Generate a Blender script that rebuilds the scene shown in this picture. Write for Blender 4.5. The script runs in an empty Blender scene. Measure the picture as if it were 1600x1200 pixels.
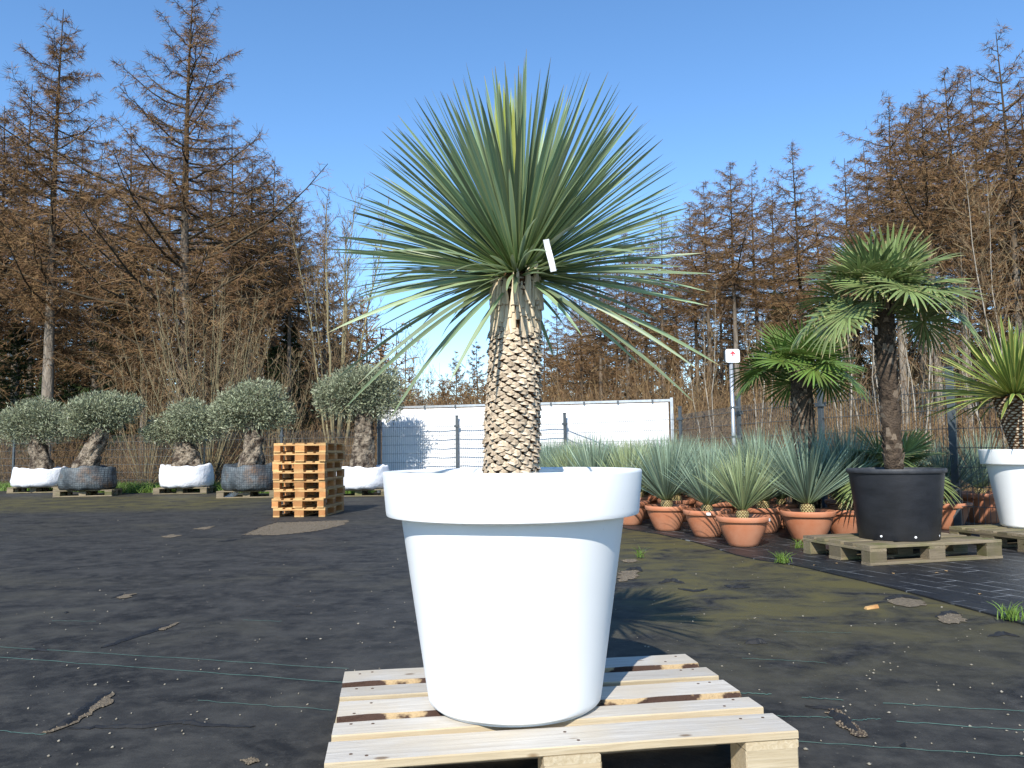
import bpy, math, random
import numpy as np
from mathutils import Vector, Matrix, Euler, Quaternion
R = math.radians
sc = bpy.context.scene
col = sc.collection
random.seed(7)

# ------------------------------------------------------------------ camera
F, PITCH, ROLL, CH = 1230.0, 0.0860, -0.0120, 0.873      # focal length in photo pixels, tilt up, roll, eye height
cp, sp = math.cos(PITCH), math.sin(PITCH)
fwd = Vector((0, cp, sp)); up0 = Vector((0, -sp, cp)); rt0 = Vector((1, 0, 0))
cr, sr = math.cos(ROLL), math.sin(ROLL)
rt = cr * rt0 + sr * up0
upv = -sr * rt0 + cr * up0
cam_d = bpy.data.cameras.new('camera'); cam = bpy.data.objects.new('camera', cam_d); col.objects.link(cam)
cam.matrix_world = Matrix(((rt.x, upv.x, -fwd.x, 0), (rt.y, upv.y, -fwd.y, 0), (rt.z, upv.z, -fwd.z, CH), (0, 0, 0, 1)))
cam_d.sensor_width = 36; cam_d.lens = 36 * F / 1600; cam_d.clip_start = .05; cam_d.clip_end = 2000
sc.camera = cam
def ray(px, py):
    return (fwd * F + rt * (px - 800) + upv * (600 - py)).normalized()
def at(px, py, z=0.0):                     # the point of the level z that a pixel shows
    d = ray(px, py); k = (z - CH) / d.z
    return Vector((0, 0, CH)) + d * k
def atd(px, py, dist):                     # the point at a known distance along the view axis
    d = ray(px, py); k = dist / d.y
    return Vector((0, 0, CH)) + d * k

# ------------------------------------------------------------------ light
SUN_EL, SUN_AZ = 37.0, 14.5                # degrees; the sun stands behind the camera, to its left
w = bpy.data.worlds.new('World'); sc.world = w; w.use_nodes = True
nt = w.node_tree; nt.nodes.clear()
sky = nt.nodes.new('ShaderNodeTexSky'); sky.sky_type = 'NISHITA'; sky.sun_disc = False
sky.sun_elevation = R(SUN_EL); sky.sun_rotation = R(180 + SUN_AZ)
sky.altitude = 0; sky.air_density = 0.92; sky.dust_density = 0.0; sky.ozone_density = 2.6
bg = nt.nodes.new('ShaderNodeBackground'); bg.inputs[1].default_value = 0.15
hs = nt.nodes.new('ShaderNodeHueSaturation'); hs.inputs['Saturation'].default_value = 1.15   # the camera's vivid blue
wo = nt.nodes.new('ShaderNodeOutputWorld')
nt.links.new(sky.outputs[0], hs.inputs['Color']); nt.links.new(hs.outputs[0], bg.inputs[0]); nt.links.new(bg.outputs[0], wo.inputs[0])
sd = bpy.data.lights.new('sun', 'SUN'); sd.energy = 4.4; sd.angle = R(.5); sd.color = (1, .95, .86)
sun = bpy.data.objects.new('sun', sd); col.objects.link(sun)
sdir = Vector((-math.sin(R(SUN_AZ)) * math.cos(R(SUN_EL)), -math.cos(R(SUN_AZ)) * math.cos(R(SUN_EL)), math.sin(R(SUN_EL))))
sun.rotation_euler = sdir.to_track_quat('Z', 'Y').to_euler(); sun.location = (-6, -20, 18)
vs = sc.view_settings
vs.view_transform = 'Standard'; vs.look = 'None'; vs.exposure = 0.68; vs.gamma = 1.0; vs.use_curve_mapping = False

# ------------------------------------------------------------------ materials
def newmat(name):
    m = bpy.data.materials.new(name); m.use_nodes = True
    n = m.node_tree.nodes; l = m.node_tree.links
    return m, n, l, n['Principled BSDF']
def N(n, t, **kw):
    x = n.new(t)
    for k, v in kw.items(): setattr(x, k, v)
    return x
def rgba(c): return (c[0], c[1], c[2], 1)
def mixc(n, l, fac, a, b, mode='MIX'):
    x = n.new('ShaderNodeMix'); x.data_type = 'RGBA'; x.blend_type = mode
    for s, v in ((0, fac), (6, a), (7, b)):
        if hasattr(v, 'is_linked') or hasattr(v, 'links'): l.new(v, x.inputs[s])
        elif s == 0: x.inputs[0].default_value = v
        else: x.inputs[s].default_value = rgba(v)
    return x.outputs[2]
def ramp(n, l, src, p0, p1):
    x = n.new('ShaderNodeMapRange'); x.inputs[1].default_value = p0; x.inputs[2].default_value = p1
    l.new(src, x.inputs[0]); return x.outputs[0]
def noise(n, l, scale, detail=4, vec=None, rough=.55, dist=0):
    x = n.new('ShaderNodeTexNoise'); x.inputs['Scale'].default_value = scale; x.inputs['Detail'].default_value = detail
    x.inputs['Roughness'].default_value = rough; x.inputs['Distortion'].default_value = dist
    if vec is not None: l.new(vec, x.inputs['Vector'])
    return x.outputs[0]
def coords(n, l, scale=(1, 1, 1), kind='Object'):
    t = n.new('ShaderNodeTexCoord'); m = n.new('ShaderNodeMapping'); m.inputs['Scale'].default_value = scale
    l.new(t.outputs[kind], m.inputs[0]); return m.outputs[0]
def bump(n, l, b, h, strength, dist=.01):
    x = n.new('ShaderNodeBump'); x.inputs['Strength'].default_value = strength; x.inputs['Distance'].default_value = dist
    l.new(h, x.inputs['Height']); l.new(x.outputs[0], b.inputs['Normal'])
def pmat(name, c1, c2, scale=8, rough=.7, bmp=.3, bscale=None, rnd=.25, stretch=(1, 1, 1), bdist=.01, lo=.3, hi=.7, spec=.4, metal=0):
    """two colours mixed by noise, a fine relief, and some difference from object to object"""
    m, n, l, b = newmat(name)
    v = coords(n, l, stretch)
    f = ramp(n, l, noise(n, l, scale, 5, v), lo, hi)
    c = mixc(n, l, f, c1, c2)
    if rnd:
        oi = n.new('ShaderNodeObjectInfo'); g = n.new('ShaderNodeMapRange')
        g.inputs[3].default_value = 1 - rnd; g.inputs[4].default_value = 1 + rnd
        l.new(oi.outputs['Random'], g.inputs[0])
        h = n.new('ShaderNodeHueSaturation'); l.new(c, h.inputs['Color']); l.new(g.outputs[0], h.inputs['Value']); c = h.outputs[0]
    l.new(c, b.inputs['Base Color']); b.inputs['Roughness'].default_value = rough
    b.inputs['Specular IOR Level'].default_value = spec; b.inputs['Metallic'].default_value = metal
    if bmp: bump(n, l, b, noise(n, l, bscale or scale * 5, 4, v), bmp, bdist)
    return m
def leafmat(name, base, mid, tip, edge=None, rough=.5, trans=.18, rnd=.2, tip0=.9, base1=.25, spec=.4, vary=.25):
    """leaf colour from its base to its tip (attribute t) and from keel to margin (attribute e)"""
    m, n, l, b = newmat(name)
    a = N(n, 'ShaderNodeAttribute', attribute_name='t'); e = N(n, 'ShaderNodeAttribute', attribute_name='e')
    q = N(n, 'ShaderNodeAttribute', attribute_name='r')
    c = mixc(n, l, ramp(n, l, a.outputs['Fac'], 0, base1), base, mid)
    if edge is not None: c = mixc(n, l, ramp(n, l, e.outputs['Fac'], .55, .95), c, edge)
    c = mixc(n, l, ramp(n, l, a.outputs['Fac'], tip0, min(1, tip0 + .07)), c, tip)
    oi = n.new('ShaderNodeObjectInfo')
    ad = N(n, 'ShaderNodeMath', operation='ADD'); l.new(oi.outputs['Random'], ad.inputs[0]); l.new(q.outputs['Fac'], ad.inputs[1])
    fr = N(n, 'ShaderNodeMath', operation='FRACT'); l.new(ad.outputs[0], fr.inputs[0])
    g = n.new('ShaderNodeMapRange'); g.inputs[3].default_value = 1 - vary; g.inputs[4].default_value = 1 + vary; l.new(fr.outputs[0], g.inputs[0])
    h = n.new('ShaderNodeHueSaturation'); l.new(c, h.inputs['Color']); l.new(g.outputs[0], h.inputs['Value']); c = h.outputs[0]
    g2 = n.new('ShaderNodeMapRange'); g2.inputs[3].default_value = .485; g2.inputs[4].default_value = .51
    l.new(fr.outputs[0], g2.inputs[0]); l.new(g2.outputs[0], h.inputs['Hue'])
    l.new(c, b.inputs['Base Color']); b.inputs['Roughness'].default_value = rough; b.inputs['Specular IOR Level'].default_value = spec
    if trans:
        t = n.new('ShaderNodeBsdfTranslucent'); l.new(c, t.inputs[0]); mx = n.new('ShaderNodeMixShader'); mx.inputs[0].default_value = trans
        l.new(b.outputs[0], mx.inputs[1]); l.new(t.outputs[0], mx.inputs[2]); l.new(mx.outputs[0], n['Material Output'].inputs[0])
    return m

# ------------------------------------------------------------------ mesh helpers
def mesh_from(name, verts, faces, mats=(), smooth=False, attrs=None, midx=None):
    me = bpy.data.meshes.new(name)
    verts = np.asarray(verts, np.float32)
    if isinstance(faces, np.ndarray):
        k = faces.shape[1]; nf = len(faces)
        me.vertices.add(len(verts)); me.vertices.foreach_set('co', verts.ravel())
        me.loops.add(nf * k); me.loops.foreach_set('vertex_index', faces.astype(np.int32).ravel())
        me.polygons.add(nf); me.polygons.foreach_set('loop_start', np.arange(0, nf * k, k, dtype=np.int32))
        me.update(calc_edges=True)
    else:
        me.from_pydata([tuple(map(float, v)) for v in verts], [], faces); me.update()
    for m in mats: me.materials.append(m)
    if smooth: me.polygons.foreach_set('use_smooth', np.ones(len(me.polygons), bool))
    if midx is not None: me.polygons.foreach_set('material_index', np.asarray(midx, np.int32))
    if attrs:
        for k, a in attrs.items():
            at_ = me.attributes.new(k, 'FLOAT', 'POINT'); at_.data.foreach_set('value', np.asarray(a, np.float32))
    me.update()
    return me
def obj(name, me, parent=None, loc=(0, 0, 0), rot=None, scale=None):
    o = bpy.data.objects.new(name, me); col.objects.link(o); o.location = loc
    if rot is not None: o.rotation_euler = rot
    if scale is not None: o.scale = scale if hasattr(scale, '__len__') else (scale,) * 3
    if parent: o.parent = parent
    return o
def tag(o, label, cat, group=None, kind=None):
    o['label'] = label; o['category'] = cat
    if group: o['group'] = group
    if kind: o['kind'] = kind
    return o
def struct(o, label=None):
    o['kind'] = 'structure'
    if label: o['label'] = label
    return o
def thing(name, label, cat, loc=(0, 0, 0), rz=0, group=None):
    o = bpy.data.objects.new(name, None); col.objects.link(o); o.location = loc; o.rotation_euler = (0, 0, rz); o.empty_display_size = .1
    return tag(o, label, cat, group)
def copy_tree(o, parent=None):
    c = o.copy(); col.objects.link(c); c.parent = parent
    for ch in o.children: copy_tree(ch, c)
    return c
class MB:
    """collects simple solids into one mesh"""
    def __init__(s): s.v = []; s.f = []; s.m = []
    def add(s, v, f, m=0):
        k = len(s.v); s.v += [tuple(x) for x in v]; s.f += [tuple(i + k for i in q) for q in f]; s.m += [m] * len(f)
    def box(s, x0, x1, y0, y1, z0, z1, m=0):
        v = [(x0, y0, z0), (x1, y0, z0), (x1, y1, z0), (x0, y1, z0), (x0, y0, z1), (x1, y0, z1), (x1, y1, z1), (x0, y1, z1)]
        s.add(v, [(0, 3, 2, 1), (4, 5, 6, 7), (0, 1, 5, 4), (1, 2, 6, 5), (2, 3, 7, 6), (3, 0, 4, 7)], m)
    def bar(s, a, b, r, sides=4, m=0, r2=None, cap=True):
        a = Vector(a); b = Vector(b); d = (b - a).normalized(); q = d.to_track_quat('Z', 'Y'); r2 = r if r2 is None else r2
        v = []
        for p, rr in ((a, r), (b, r2)):
            for i in range(sides):
                t = 2 * math.pi * (i + .5) / sides; v.append(p + q @ Vector((rr * math.cos(t), rr * math.sin(t), 0)))
        f = [(i, (i + 1) % sides, sides + (i + 1) % sides, sides + i) for i in range(sides)]
        if cap: f += [tuple(range(sides))[::-1], tuple(range(sides, 2 * sides))]
        s.add(v, f, m)
    def lathe(s, prof, seg=48, m=0, caps=False):
        v = []; n = len(prof)
        for r, z in prof:
            for i in range(seg):
                t = 2 * math.pi * i / seg; v.append((r * math.cos(t), r * math.sin(t), z))
        f = [(j * seg + i, j * seg + (i + 1) % seg, (j + 1) * seg + (i + 1) % seg, (j + 1) * seg + i) for j in range(n - 1) for i in range(seg)]
        if caps: f += [tuple(range(seg))[::-1], tuple(range((n - 1) * seg, n * seg))]
        s.add(v, f, m)
    def tube(s, pts, rad, sides=8, m=0, cap=True):
        pts = [Vector(p) for p in pts]; n = len(pts); v = []
        ref = Vector((.31, .77, .1))
        for k, p in enumerate(pts):
            d = (pts[min(k + 1, n - 1)] - pts[max(k - 1, 0)]).normalized()
            a = d.cross(ref).normalized(); b = d.cross(a)
            r = rad[k] if hasattr(rad, '__len__') else rad
            for i in range(sides):
                t = 2 * math.pi * i / sides; v.append(p + (a * math.cos(t) + b * math.sin(t)) * r)
        f = [(k * sides + i, k * sides + (i + 1) % sides, (k + 1) * sides + (i + 1) % sides, (k + 1) * sides + i) for k in range(n - 1) for i in range(sides)]
        if cap: f += [tuple(range(sides))[::-1], tuple(range((n - 1) * sides, n * sides))]
        s.add(v, f, m)
    def mesh(s, name, mats, smooth=False):
        return mesh_from(name, s.v, s.f, mats, smooth, midx=s.m)
def autosmooth(me, ang=40):
    me.polygons.foreach_set('use_smooth', np.ones(len(me.polygons), bool))
    try: me.set_sharp_from_angle(angle=R(ang))
    except Exception: pass
    return me

def nrm(a): return a / np.maximum(np.linalg.norm(a, axis=-1, keepdims=True), 1e-9)
def ribbons(C, W, side, keel=0.0, rnd=None):
    """N ribbons of S sections. C (N,S,3) centre lines, W (N,S) half widths, side (N,S,3) or (N,1,3) unit width directions.
    keel > 0 adds a sunken midrib. Returns verts, quads, attributes"""
    n, s, _ = C.shape
    side = np.broadcast_to(side, C.shape)
    tt = np.broadcast_to(np.linspace(0, 1, s)[None, :], (n, s))
    rr = np.broadcast_to((np.random.RandomState(n).rand(n) if rnd is None else rnd)[:, None], (n, s))
    if keel:
        tan = nrm(np.gradient(C, axis=1)); nor = nrm(np.cross(side, tan))
        V = np.stack([C - side * W[..., None], C - nor * (W * keel)[..., None], C + side * W[..., None]], 2)
        k = 3; e = np.array([1., 0, 1.])
    else:
        V = np.stack([C - side * W[..., None], C + side * W[..., None]], 2); k = 2; e = np.array([1., 1.])
    idx = np.arange(n * s * k).reshape(n, s, k)
    fs = [np.stack([idx[:, :-1, j], idx[:, :-1, j + 1], idx[:, 1:, j + 1], idx[:, 1:, j]], -1).reshape(-1, 4) for j in range(k - 1)]
    at_ = {'t': np.repeat(tt[..., None], k, 2).ravel(), 'e': np.broadcast_to(e, (n, s, k)).ravel(), 'r': np.repeat(rr[..., None], k, 2).ravel()}
    return V.reshape(-1, 3), np.concatenate(fs), at_
def cat(parts):
    vs_, fs_, ats, k = [], [], {}, 0
    for p in parts:
        v, f = p[0], p[1]
        vs_.append(v); fs_.append(f + k); k += len(v)
        a = p[2] if len(p) > 2 else {}
        for key in ('t', 'e', 'r'): ats.setdefault(key, []).append(a.get(key, np.zeros(len(v))))
    return np.concatenate(vs_), np.concatenate(fs_), {k_: np.concatenate(x) for k_, x in ats.items()}
def tubes(C, Rr, sides=4):
    """N tubes of S sections, vectorised"""
    n, s, _ = C.shape
    tan = nrm(np.gradient(C, axis=1)); ref = np.array([.31, .77, .12]); a = nrm(np.cross(tan, ref)); b = np.cross(tan, a)
    th = np.arange(sides) * 2 * np.pi / sides
    V = C[:, :, None, :] + (a[:, :, None, :] * np.cos(th)[None, None, :, None] + b[:, :, None, :] * np.sin(th)[None, None, :, None]) * Rr[..., None, None]
    idx = np.arange(n * s * sides).reshape(n, s, sides); nx = np.roll(idx, -1, 2)
    f = np.stack([idx[:, :-1], nx[:, :-1], nx[:, 1:], idx[:, 1:]], -1).reshape(-1, 4)
    return V.reshape(-1, 3), f
def perp(rs, T):
    """random unit vectors square to T"""
    return nrm(np.cross(T, rs.normal(size=T.shape)))

# ------------------------------------------------------------------ the ground
def ground_mat():
    m, n, l, b = newmat('forest_floor')
    v = coords(n, l)
    c = mixc(n, l, ramp(n, l, noise(n, l, 1.3, 6, v), .35, .65), (.045, .030, .017), (.085, .060, .034))
    c = mixc(n, l, ramp(n, l, noise(n, l, .35, 5, v), .52, .66), c, (.035, .055, .014))
    l.new(c, b.inputs['Base Color']); b.inputs['Roughness'].default_value = .95
    bump(n, l, b, noise(n, l, 14, 5, v), .8, .06); return m
def fabric_mat():
    m, n, l, b = newmat('weed_control_fabric')
    v = coords(n, l)
    big = noise(n, l, .42, 5, coords(n, l, (1, 1.6, 1)), .6)
    mid = noise(n, l, 2.2, 7, coords(n, l, (1, 1.3, 1)), .66, .7)
    base = mixc(n, l, ramp(n, l, mid, .35, .72), (.015, .0148, .0148), (.058, .056, .051))
    base = mixc(n, l, ramp(n, l, noise(n, l, 9, 5, v, .7), .45, .75), base, (.066, .063, .056))
    # green algae lies in the damp parts of the yard: right of the tub and by the olive trees
    sep = n.new('ShaderNodeSeparateXYZ'); l.new(v, sep.inputs[0])
    def band(axis, a, b_, c_, d_):
        x1 = ramp(n, l, sep.outputs[axis], a, b_); x2 = ramp(n, l, sep.outputs[axis], d_, c_)
        mu = N(n, 'ShaderNodeMath', operation='MULTIPLY'); l.new(x1, mu.inputs[0]); l.new(x2, mu.inputs[1]); return mu.outputs[0]
    def mul(a, b_):
        mu = N(n, 'ShaderNodeMath', operation='MULTIPLY'); l.new(a, mu.inputs[0]); l.new(b_, mu.inputs[1]); return mu.outputs[0]
    def add(a, b_):
        mu = N(n, 'ShaderNodeMath', operation='ADD'); mu.use_clamp = True; l.new(a, mu.inputs[0]); l.new(b_, mu.inputs[1]); return mu.outputs[0]
    z1 = mul(band(0, .2, 1.0, 3.0, 4.0), band(1, 2.6, 4.6, 8.6, 10.5))
    z2 = mul(band(0, -14, -12, -5.5, -4.0), band(1, 12.2, 13.6, 16.5, 18.5))
    wet = add(z1, z2)
    alg = mul(wet, ramp(n, l, mid, .36, .60))
    faint = mul(ramp(n, l, big, .48, .70), ramp(n, l, mid, .40, .75))
    sc_ = n.new('ShaderNodeMath'); sc_.operation = 'MULTIPLY'; l.new(faint, sc_.inputs[0]); sc_.inputs[1].default_value = .45
    c = mixc(n, l, add(alg, sc_.outputs[0]), base, (.092, .080, .032))
    c = mixc(n, l, ramp(n, l, noise(n, l, 60, 2, v), .70, .76), c, (.12, .11, .09))
    l.new(c, b.inputs['Base Color'])
    b.inputs['Roughness'].default_value = .72; b.inputs['Specular IOR Level'].default_value = .16
    wv = noise(n, l, 4, 6, coords(n, l, (1, 1.15, 1)), .6, .8)
    fine = noise(n, l, 160, 2, v)
    mx = mixc(n, l, .12, wv, fine)
    bump(n, l, b, mx, .34, .03)
    return m
def newfabric_mat():
    """black woven sheet with the maker's pale printed grid"""
    m, n, l, b = newmat('new_woven_fabric')
    t = n.new('ShaderNodeTexCoord'); mp = n.new('ShaderNodeMapping'); mp.inputs['Rotation'].default_value = (0, 0, R(68)); l.new(t.outputs['Object'], mp.inputs[0])
    v = mp.outputs[0]
    br = n.new('ShaderNodeTexBrick'); l.new(v, br.inputs[0])
    br.inputs['Scale'].default_value = 1; br.inputs['Brick Width'].default_value = .36; br.inputs['Row Height'].default_value = .17
    br.inputs['Mortar Size'].default_value = .006; br.inputs['Mortar Smooth'].default_value = .2; br.offset = .37
    base = mixc(n, l, ramp(n, l, noise(n, l, 3, 6, v), .35, .7), (.009, .0095, .012), (.022, .022, .023))
    worn = ramp(n, l, noise(n, l, 2.3, 6, v, .7), .44, .62)
    k = N(n, 'ShaderNodeMath', operation='MULTIPLY'); l.new(br.outputs['Fac'], k.inputs[0]); l.new(worn, k.inputs[1])
    k2 = N(n, 'ShaderNodeMath', operation='MULTIPLY'); l.new(k.outputs[0], k2.inputs[0]); k2.inputs[1].default_value = .85
    c = mixc(n, l, k2.outputs[0], base, (.26, .27, .28))
    c = mixc(n, l, ramp(n, l, noise(n, l, 1.1, 5, v), .62, .8), c, (.05, .045, .03))
    l.new(c, b.inputs['Base Color']); b.inputs['Roughness'].default_value = .5; b.inputs['Specular IOR Level'].default_value = .4
    bump(n, l, b, noise(n, l, 7, 5, v), .5, .02); return m
M = {}
M['floor'] = ground_mat(); M['fabric'] = fabric_mat(); M['fabric2'] = newfabric_mat()
M['gravel'] = pmat('gravel_bed', (.10, .077, .05), (.20, .16, .108), 60, .9, .9, 130, 0, bdist=.01)
M['stone'] = pmat('pebble', (.22, .19, .14), (.42, .38, .31), 30, .8, .2, 80, .35)
M['blackfray'] = pmat('frayed_fabric', (.008, .008, .009), (.02, .02, .02), 20, .7, .2, 60, 0)

bmv = [(math.cos(t) * r, math.sin(t) * r + 60, -.02) for r in (60, 250, 700) for t in np.linspace(0, 2 * np.pi, 49)[:-1]]
bmf = [tuple(range(48))] + [(k * 48 + i, (k + 1) * 48 + i, (k + 1) * 48 + (i + 1) % 48, k * 48 + (i + 1) % 48) for k in range(2) for i in range(48)]
g = obj('ground', mesh_from('ground', bmv, bmf, [M['floor']])); struct(g, 'brown forest floor and grass beyond the yard')
def sheet(name, poly, z, mat, thick=.012):
    n = len(poly)
    v = [(x, y, z) for x, y in poly] + [(x, y, z - thick) for x, y in poly]
    f = [tuple(range(n))] + [(i, n + i, n + (i + 1) % n, (i + 1) % n) for i in range(n)]
    a = sum(poly[i][0] * poly[(i + 1) % n][1] - poly[(i + 1) % n][0] * poly[i][1] for i in range(n))
    if a < 0: f = [q[::-1] for q in f]
    return obj(name, mesh_from(name, v, f, [mat]))
yard = [(-22, -6), (9, -6), (9, 5.5), (5.2, 7.9), (4.2, 10.2), (3.2, 14.7), (1.1, 16.4), (-1.2, 16.9), (-3.2, 17.3), (-5, 17.7), (-7.2, 18.9), (-9.6, 19.0), (-12, 20.7), (-16, 21.5), (-22, 22)]
y_ = sheet('yard_fabric', yard, 0, M['fabric'], .015); struct(y_, 'weathered black weed fabric covering the yard')
edge_px = [(960, 822), (985, 828), (1030, 835), (1080, 847), (1112, 856), (1150, 868), (1190, 876), (1225, 881), (1262, 889), (1300, 898), (1350, 909), (1400, 922), (1445, 934), (1500, 949), (1550, 962), (1600, 977), (1720, 1012)]
edge = [at(*p) for p in edge_px]
rs = random.Random(4)
new_poly = [(p.x + rs.uniform(-.012, .012), p.y + rs.uniform(-.02, .02)) for p in edge] + [(8.8, 3.0), (8.8, 5.3), (5.0, 7.8), (4.05, 10.1), (2.95, 14.2), (1.0, 15.8), (-.6, 16.4), (-.2, 13.5), (.55, 11)]
nf = sheet('new_fabric', new_poly, .010, M['fabric2'], .009); struct(nf, 'newer black woven sheet with pale printed grid lines')

# ------------------------------------------------------------------ wood
def wood_mat(name, c1, c2, c3, grain=90, rough=.75, knots=True, stain=None, axis=0, rnd=.12):
    m, n, l, b = newmat(name)
    s = [grain, grain, grain]; s[axis] = grain * .045
    v0 = coords(n, l)
    oi = n.new('ShaderNodeObjectInfo')
    vm = N(n, 'ShaderNodeVectorMath', operation='ADD'); l.new(v0, vm.inputs[0])
    cx = n.new('ShaderNodeCombineXYZ'); mm = N(n, 'ShaderNodeMath', operation='MULTIPLY'); l.new(oi.outputs['Random'], mm.inputs[0]); mm.inputs[1].default_value = 37
    for i in range(3): l.new(mm.outputs[0], cx.inputs[i])
    l.new(cx.outputs[0], vm.inputs[1])
    sc_ = N(n, 'ShaderNodeVectorMath', operation='MULTIPLY'); l.new(vm.outputs[0], sc_.inputs[0]); sc_.inputs[1].default_value = s
    gr = noise(n, l, 1.0, 6, sc_.outputs[0], .65, .6)
    c = mixc(n, l, ramp(n, l, gr, .3, .72), c1, c2)
    c = mixc(n, l, ramp(n, l, noise(n, l, 5, 4, vm.outputs[0]), .45, .75), c, c3)
    if knots:
        k = n.new('ShaderNodeTexVoronoi'); k.inputs['Scale'].default_value = 1.0
        ks = N(n, 'ShaderNodeVectorMath', operation='MULTIPLY'); l.new(vm.outputs[0], ks.inputs[0])
        q = [9, 9, 9]; q[axis] = 4.5; ks.inputs[1].default_value = q; l.new(ks.outputs[0], k.inputs['Vector'])
        c = mixc(n, l, ramp(n, l, k.outputs['Distance'], .10, .05), c, (c1[0] * .55, c1[1] * .45, c1[2] * .36))
    if stain is not None:
        c = mixc(n, l, ramp(n, l, noise(n, l, 3.0, 5, vm.outputs[0]), .50, .72), c, stain)
    if rnd:
        g_ = n.new('ShaderNodeMapRange'); g_.inputs[3].default_value = 1 - rnd; g_.inputs[4].default_value = 1 + rnd; l.new(oi.outputs['Random'], g_.inputs[0])
        h = n.new('ShaderNodeHueSaturation'); l.new(c, h.inputs['Color']); l.new(g_.outputs[0], h.inputs['Value']); c = h.outputs[0]
    l.new(c, b.inputs['Base Color']); b.inputs['Roughness'].default_value = rough; b.inputs['Specular IOR Level'].default_value = .3
    bump(n, l, b, gr, .5, .004); return m
for ax, k in ((0, ''), (1, '_y'), (2, '_z')):
    M['wood_top' + k] = wood_mat('weathered_board_face' + k, (.36, .325, .28), (.56, .53, .475), (.46, .40, .31), axis=ax)
    M['wood_raw' + k] = wood_mat('sawn_board_edge' + k, (.35, .275, .17), (.50, .425, .30), (.41, .32, .20), axis=ax)
    M['wood_fresh' + k] = wood_mat('fresh_pine' + k, (.44, .25, .095), (.60, .39, .175), (.36, .17, .06), axis=ax, rnd=.28)
    M['wood_block' + k] = wood_mat('pressed_block' + k, (.32, .135, .042), (.50, .255, .095), (.30, .12, .04), axis=ax, rnd=.3)
    M['wood_old' + k] = wood_mat('old_mossy_board' + k, (.10, .08, .052), (.25, .20, .135), (.15, .125, .066), axis=ax, stain=(.085, .088, .028), rnd=.32)
M['bark'] = pmat('bark_edge', (.05, .026, .017), (.40, .29, .16), 9, .9, .9, 90, 0, lo=.56, hi=.60, stretch=(.6, 1, 1))
M['nail'] = pmat('rusty_nail', (.05, .03, .02), (.1, .06, .04), 60, .7, 0, rnd=0)

BARE = ()
def board_mesh(name, L, W, T, mats, axis=0, rnd=None, jag=.0, bark=None, seg=1):
    """a plank with its length on x (axis 0) or y (axis 1); slot 0 the broad face, slot 1 edges and ends, slot 2 bark"""
    ch = min(.003, T * .15)
    pr = [(-W / 2 + ch, 0), (W / 2 - ch, 0), (W / 2, ch), (W / 2, T - ch), (W / 2 - ch, T), (-W / 2 + ch, T), (-W / 2, T - ch), (-W / 2, ch)]
    v = []; n = len(pr); xs = [(-L / 2) + L * i / seg for i in range(seg + 1)]
    a = [0.] * (seg + 1); b = [0.] * (seg + 1)
    if rnd and jag:
        for i in range(1, seg + 1):
            a[i] = max(-jag, min(jag, a[i - 1] + rnd.uniform(-jag, jag) * .45)); b[i] = max(-jag, min(jag, b[i - 1] + rnd.uniform(-jag, jag) * .45))
    for i, x in enumerate(xs):
        for j, (y, z) in enumerate(pr):
            yy = y + (a[i] if y > 0 else b[i])
            if bark is not None and bark < 0 and y < 0 and z > T / 2: yy += .004 + .012 * abs(math.sin(i * 1.9))
            p = (x, yy, z)
            v.append(p if axis == 0 else (-p[1], p[0], p[2]) if axis == 1 else p)
    f = [(k * n + j, (k + 1) * n + j, (k + 1) * n + (j + 1) % n, k * n + (j + 1) % n) for k in range(seg) for j in range(n)]
    f = [q[::-1] for q in f]
    mi = [(0 if j == 4 else (2 if (bark is not None and j in (5, 6) and bark < 0 and (k + int(10 * W)) % 14 not in BARE) else 1)) for k in range(seg) for j in range(n)]
    f += [tuple(range(n))[::-1], tuple(range(seg * n, (seg + 1) * n))]; mi += [1, 1]
    f[-2], f[-1] = f[-2], f[-1]
    me = mesh_from(name, v, f, mats, midx=mi)
    import bmesh
    bm = bmesh.new(); bm.from_mesh(me); bmesh.ops.recalc_face_normals(bm, faces=bm.faces); bm.to_mesh(me); bm.free()
    return me
def block_mesh(name, x, y, z, mat):
    m = MB(); c = .004
    m.lathe([], 4) if False else None
    pr = [(-x / 2 + c, -y / 2), (x / 2 - c, -y / 2), (x / 2, -y / 2 + c), (x / 2, y / 2 - c), (x / 2 - c, y / 2), (-x / 2 + c, y / 2), (-x / 2, y / 2 - c), (-x / 2, -y / 2 + c)]
    v = [(a, b, 0) for a, b in pr] + [(a, b, z) for a, b in pr]
    m.add(v, [tuple(range(8))[::-1], tuple(range(8, 16))] + [(i, (i + 1) % 8, 8 + (i + 1) % 8, 8 + i) for i in range(8)])
    return m.mesh(name, [mat])
TOPW = [.145, .10, .145, .10, .145]
def topy():
    gap = (.8 - sum(TOPW)) / 4; y = -.4; out = []
    for wd in TOPW: out.append(y + wd / 2); y += wd + gap
    return out
nail_mesh = None
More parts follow.
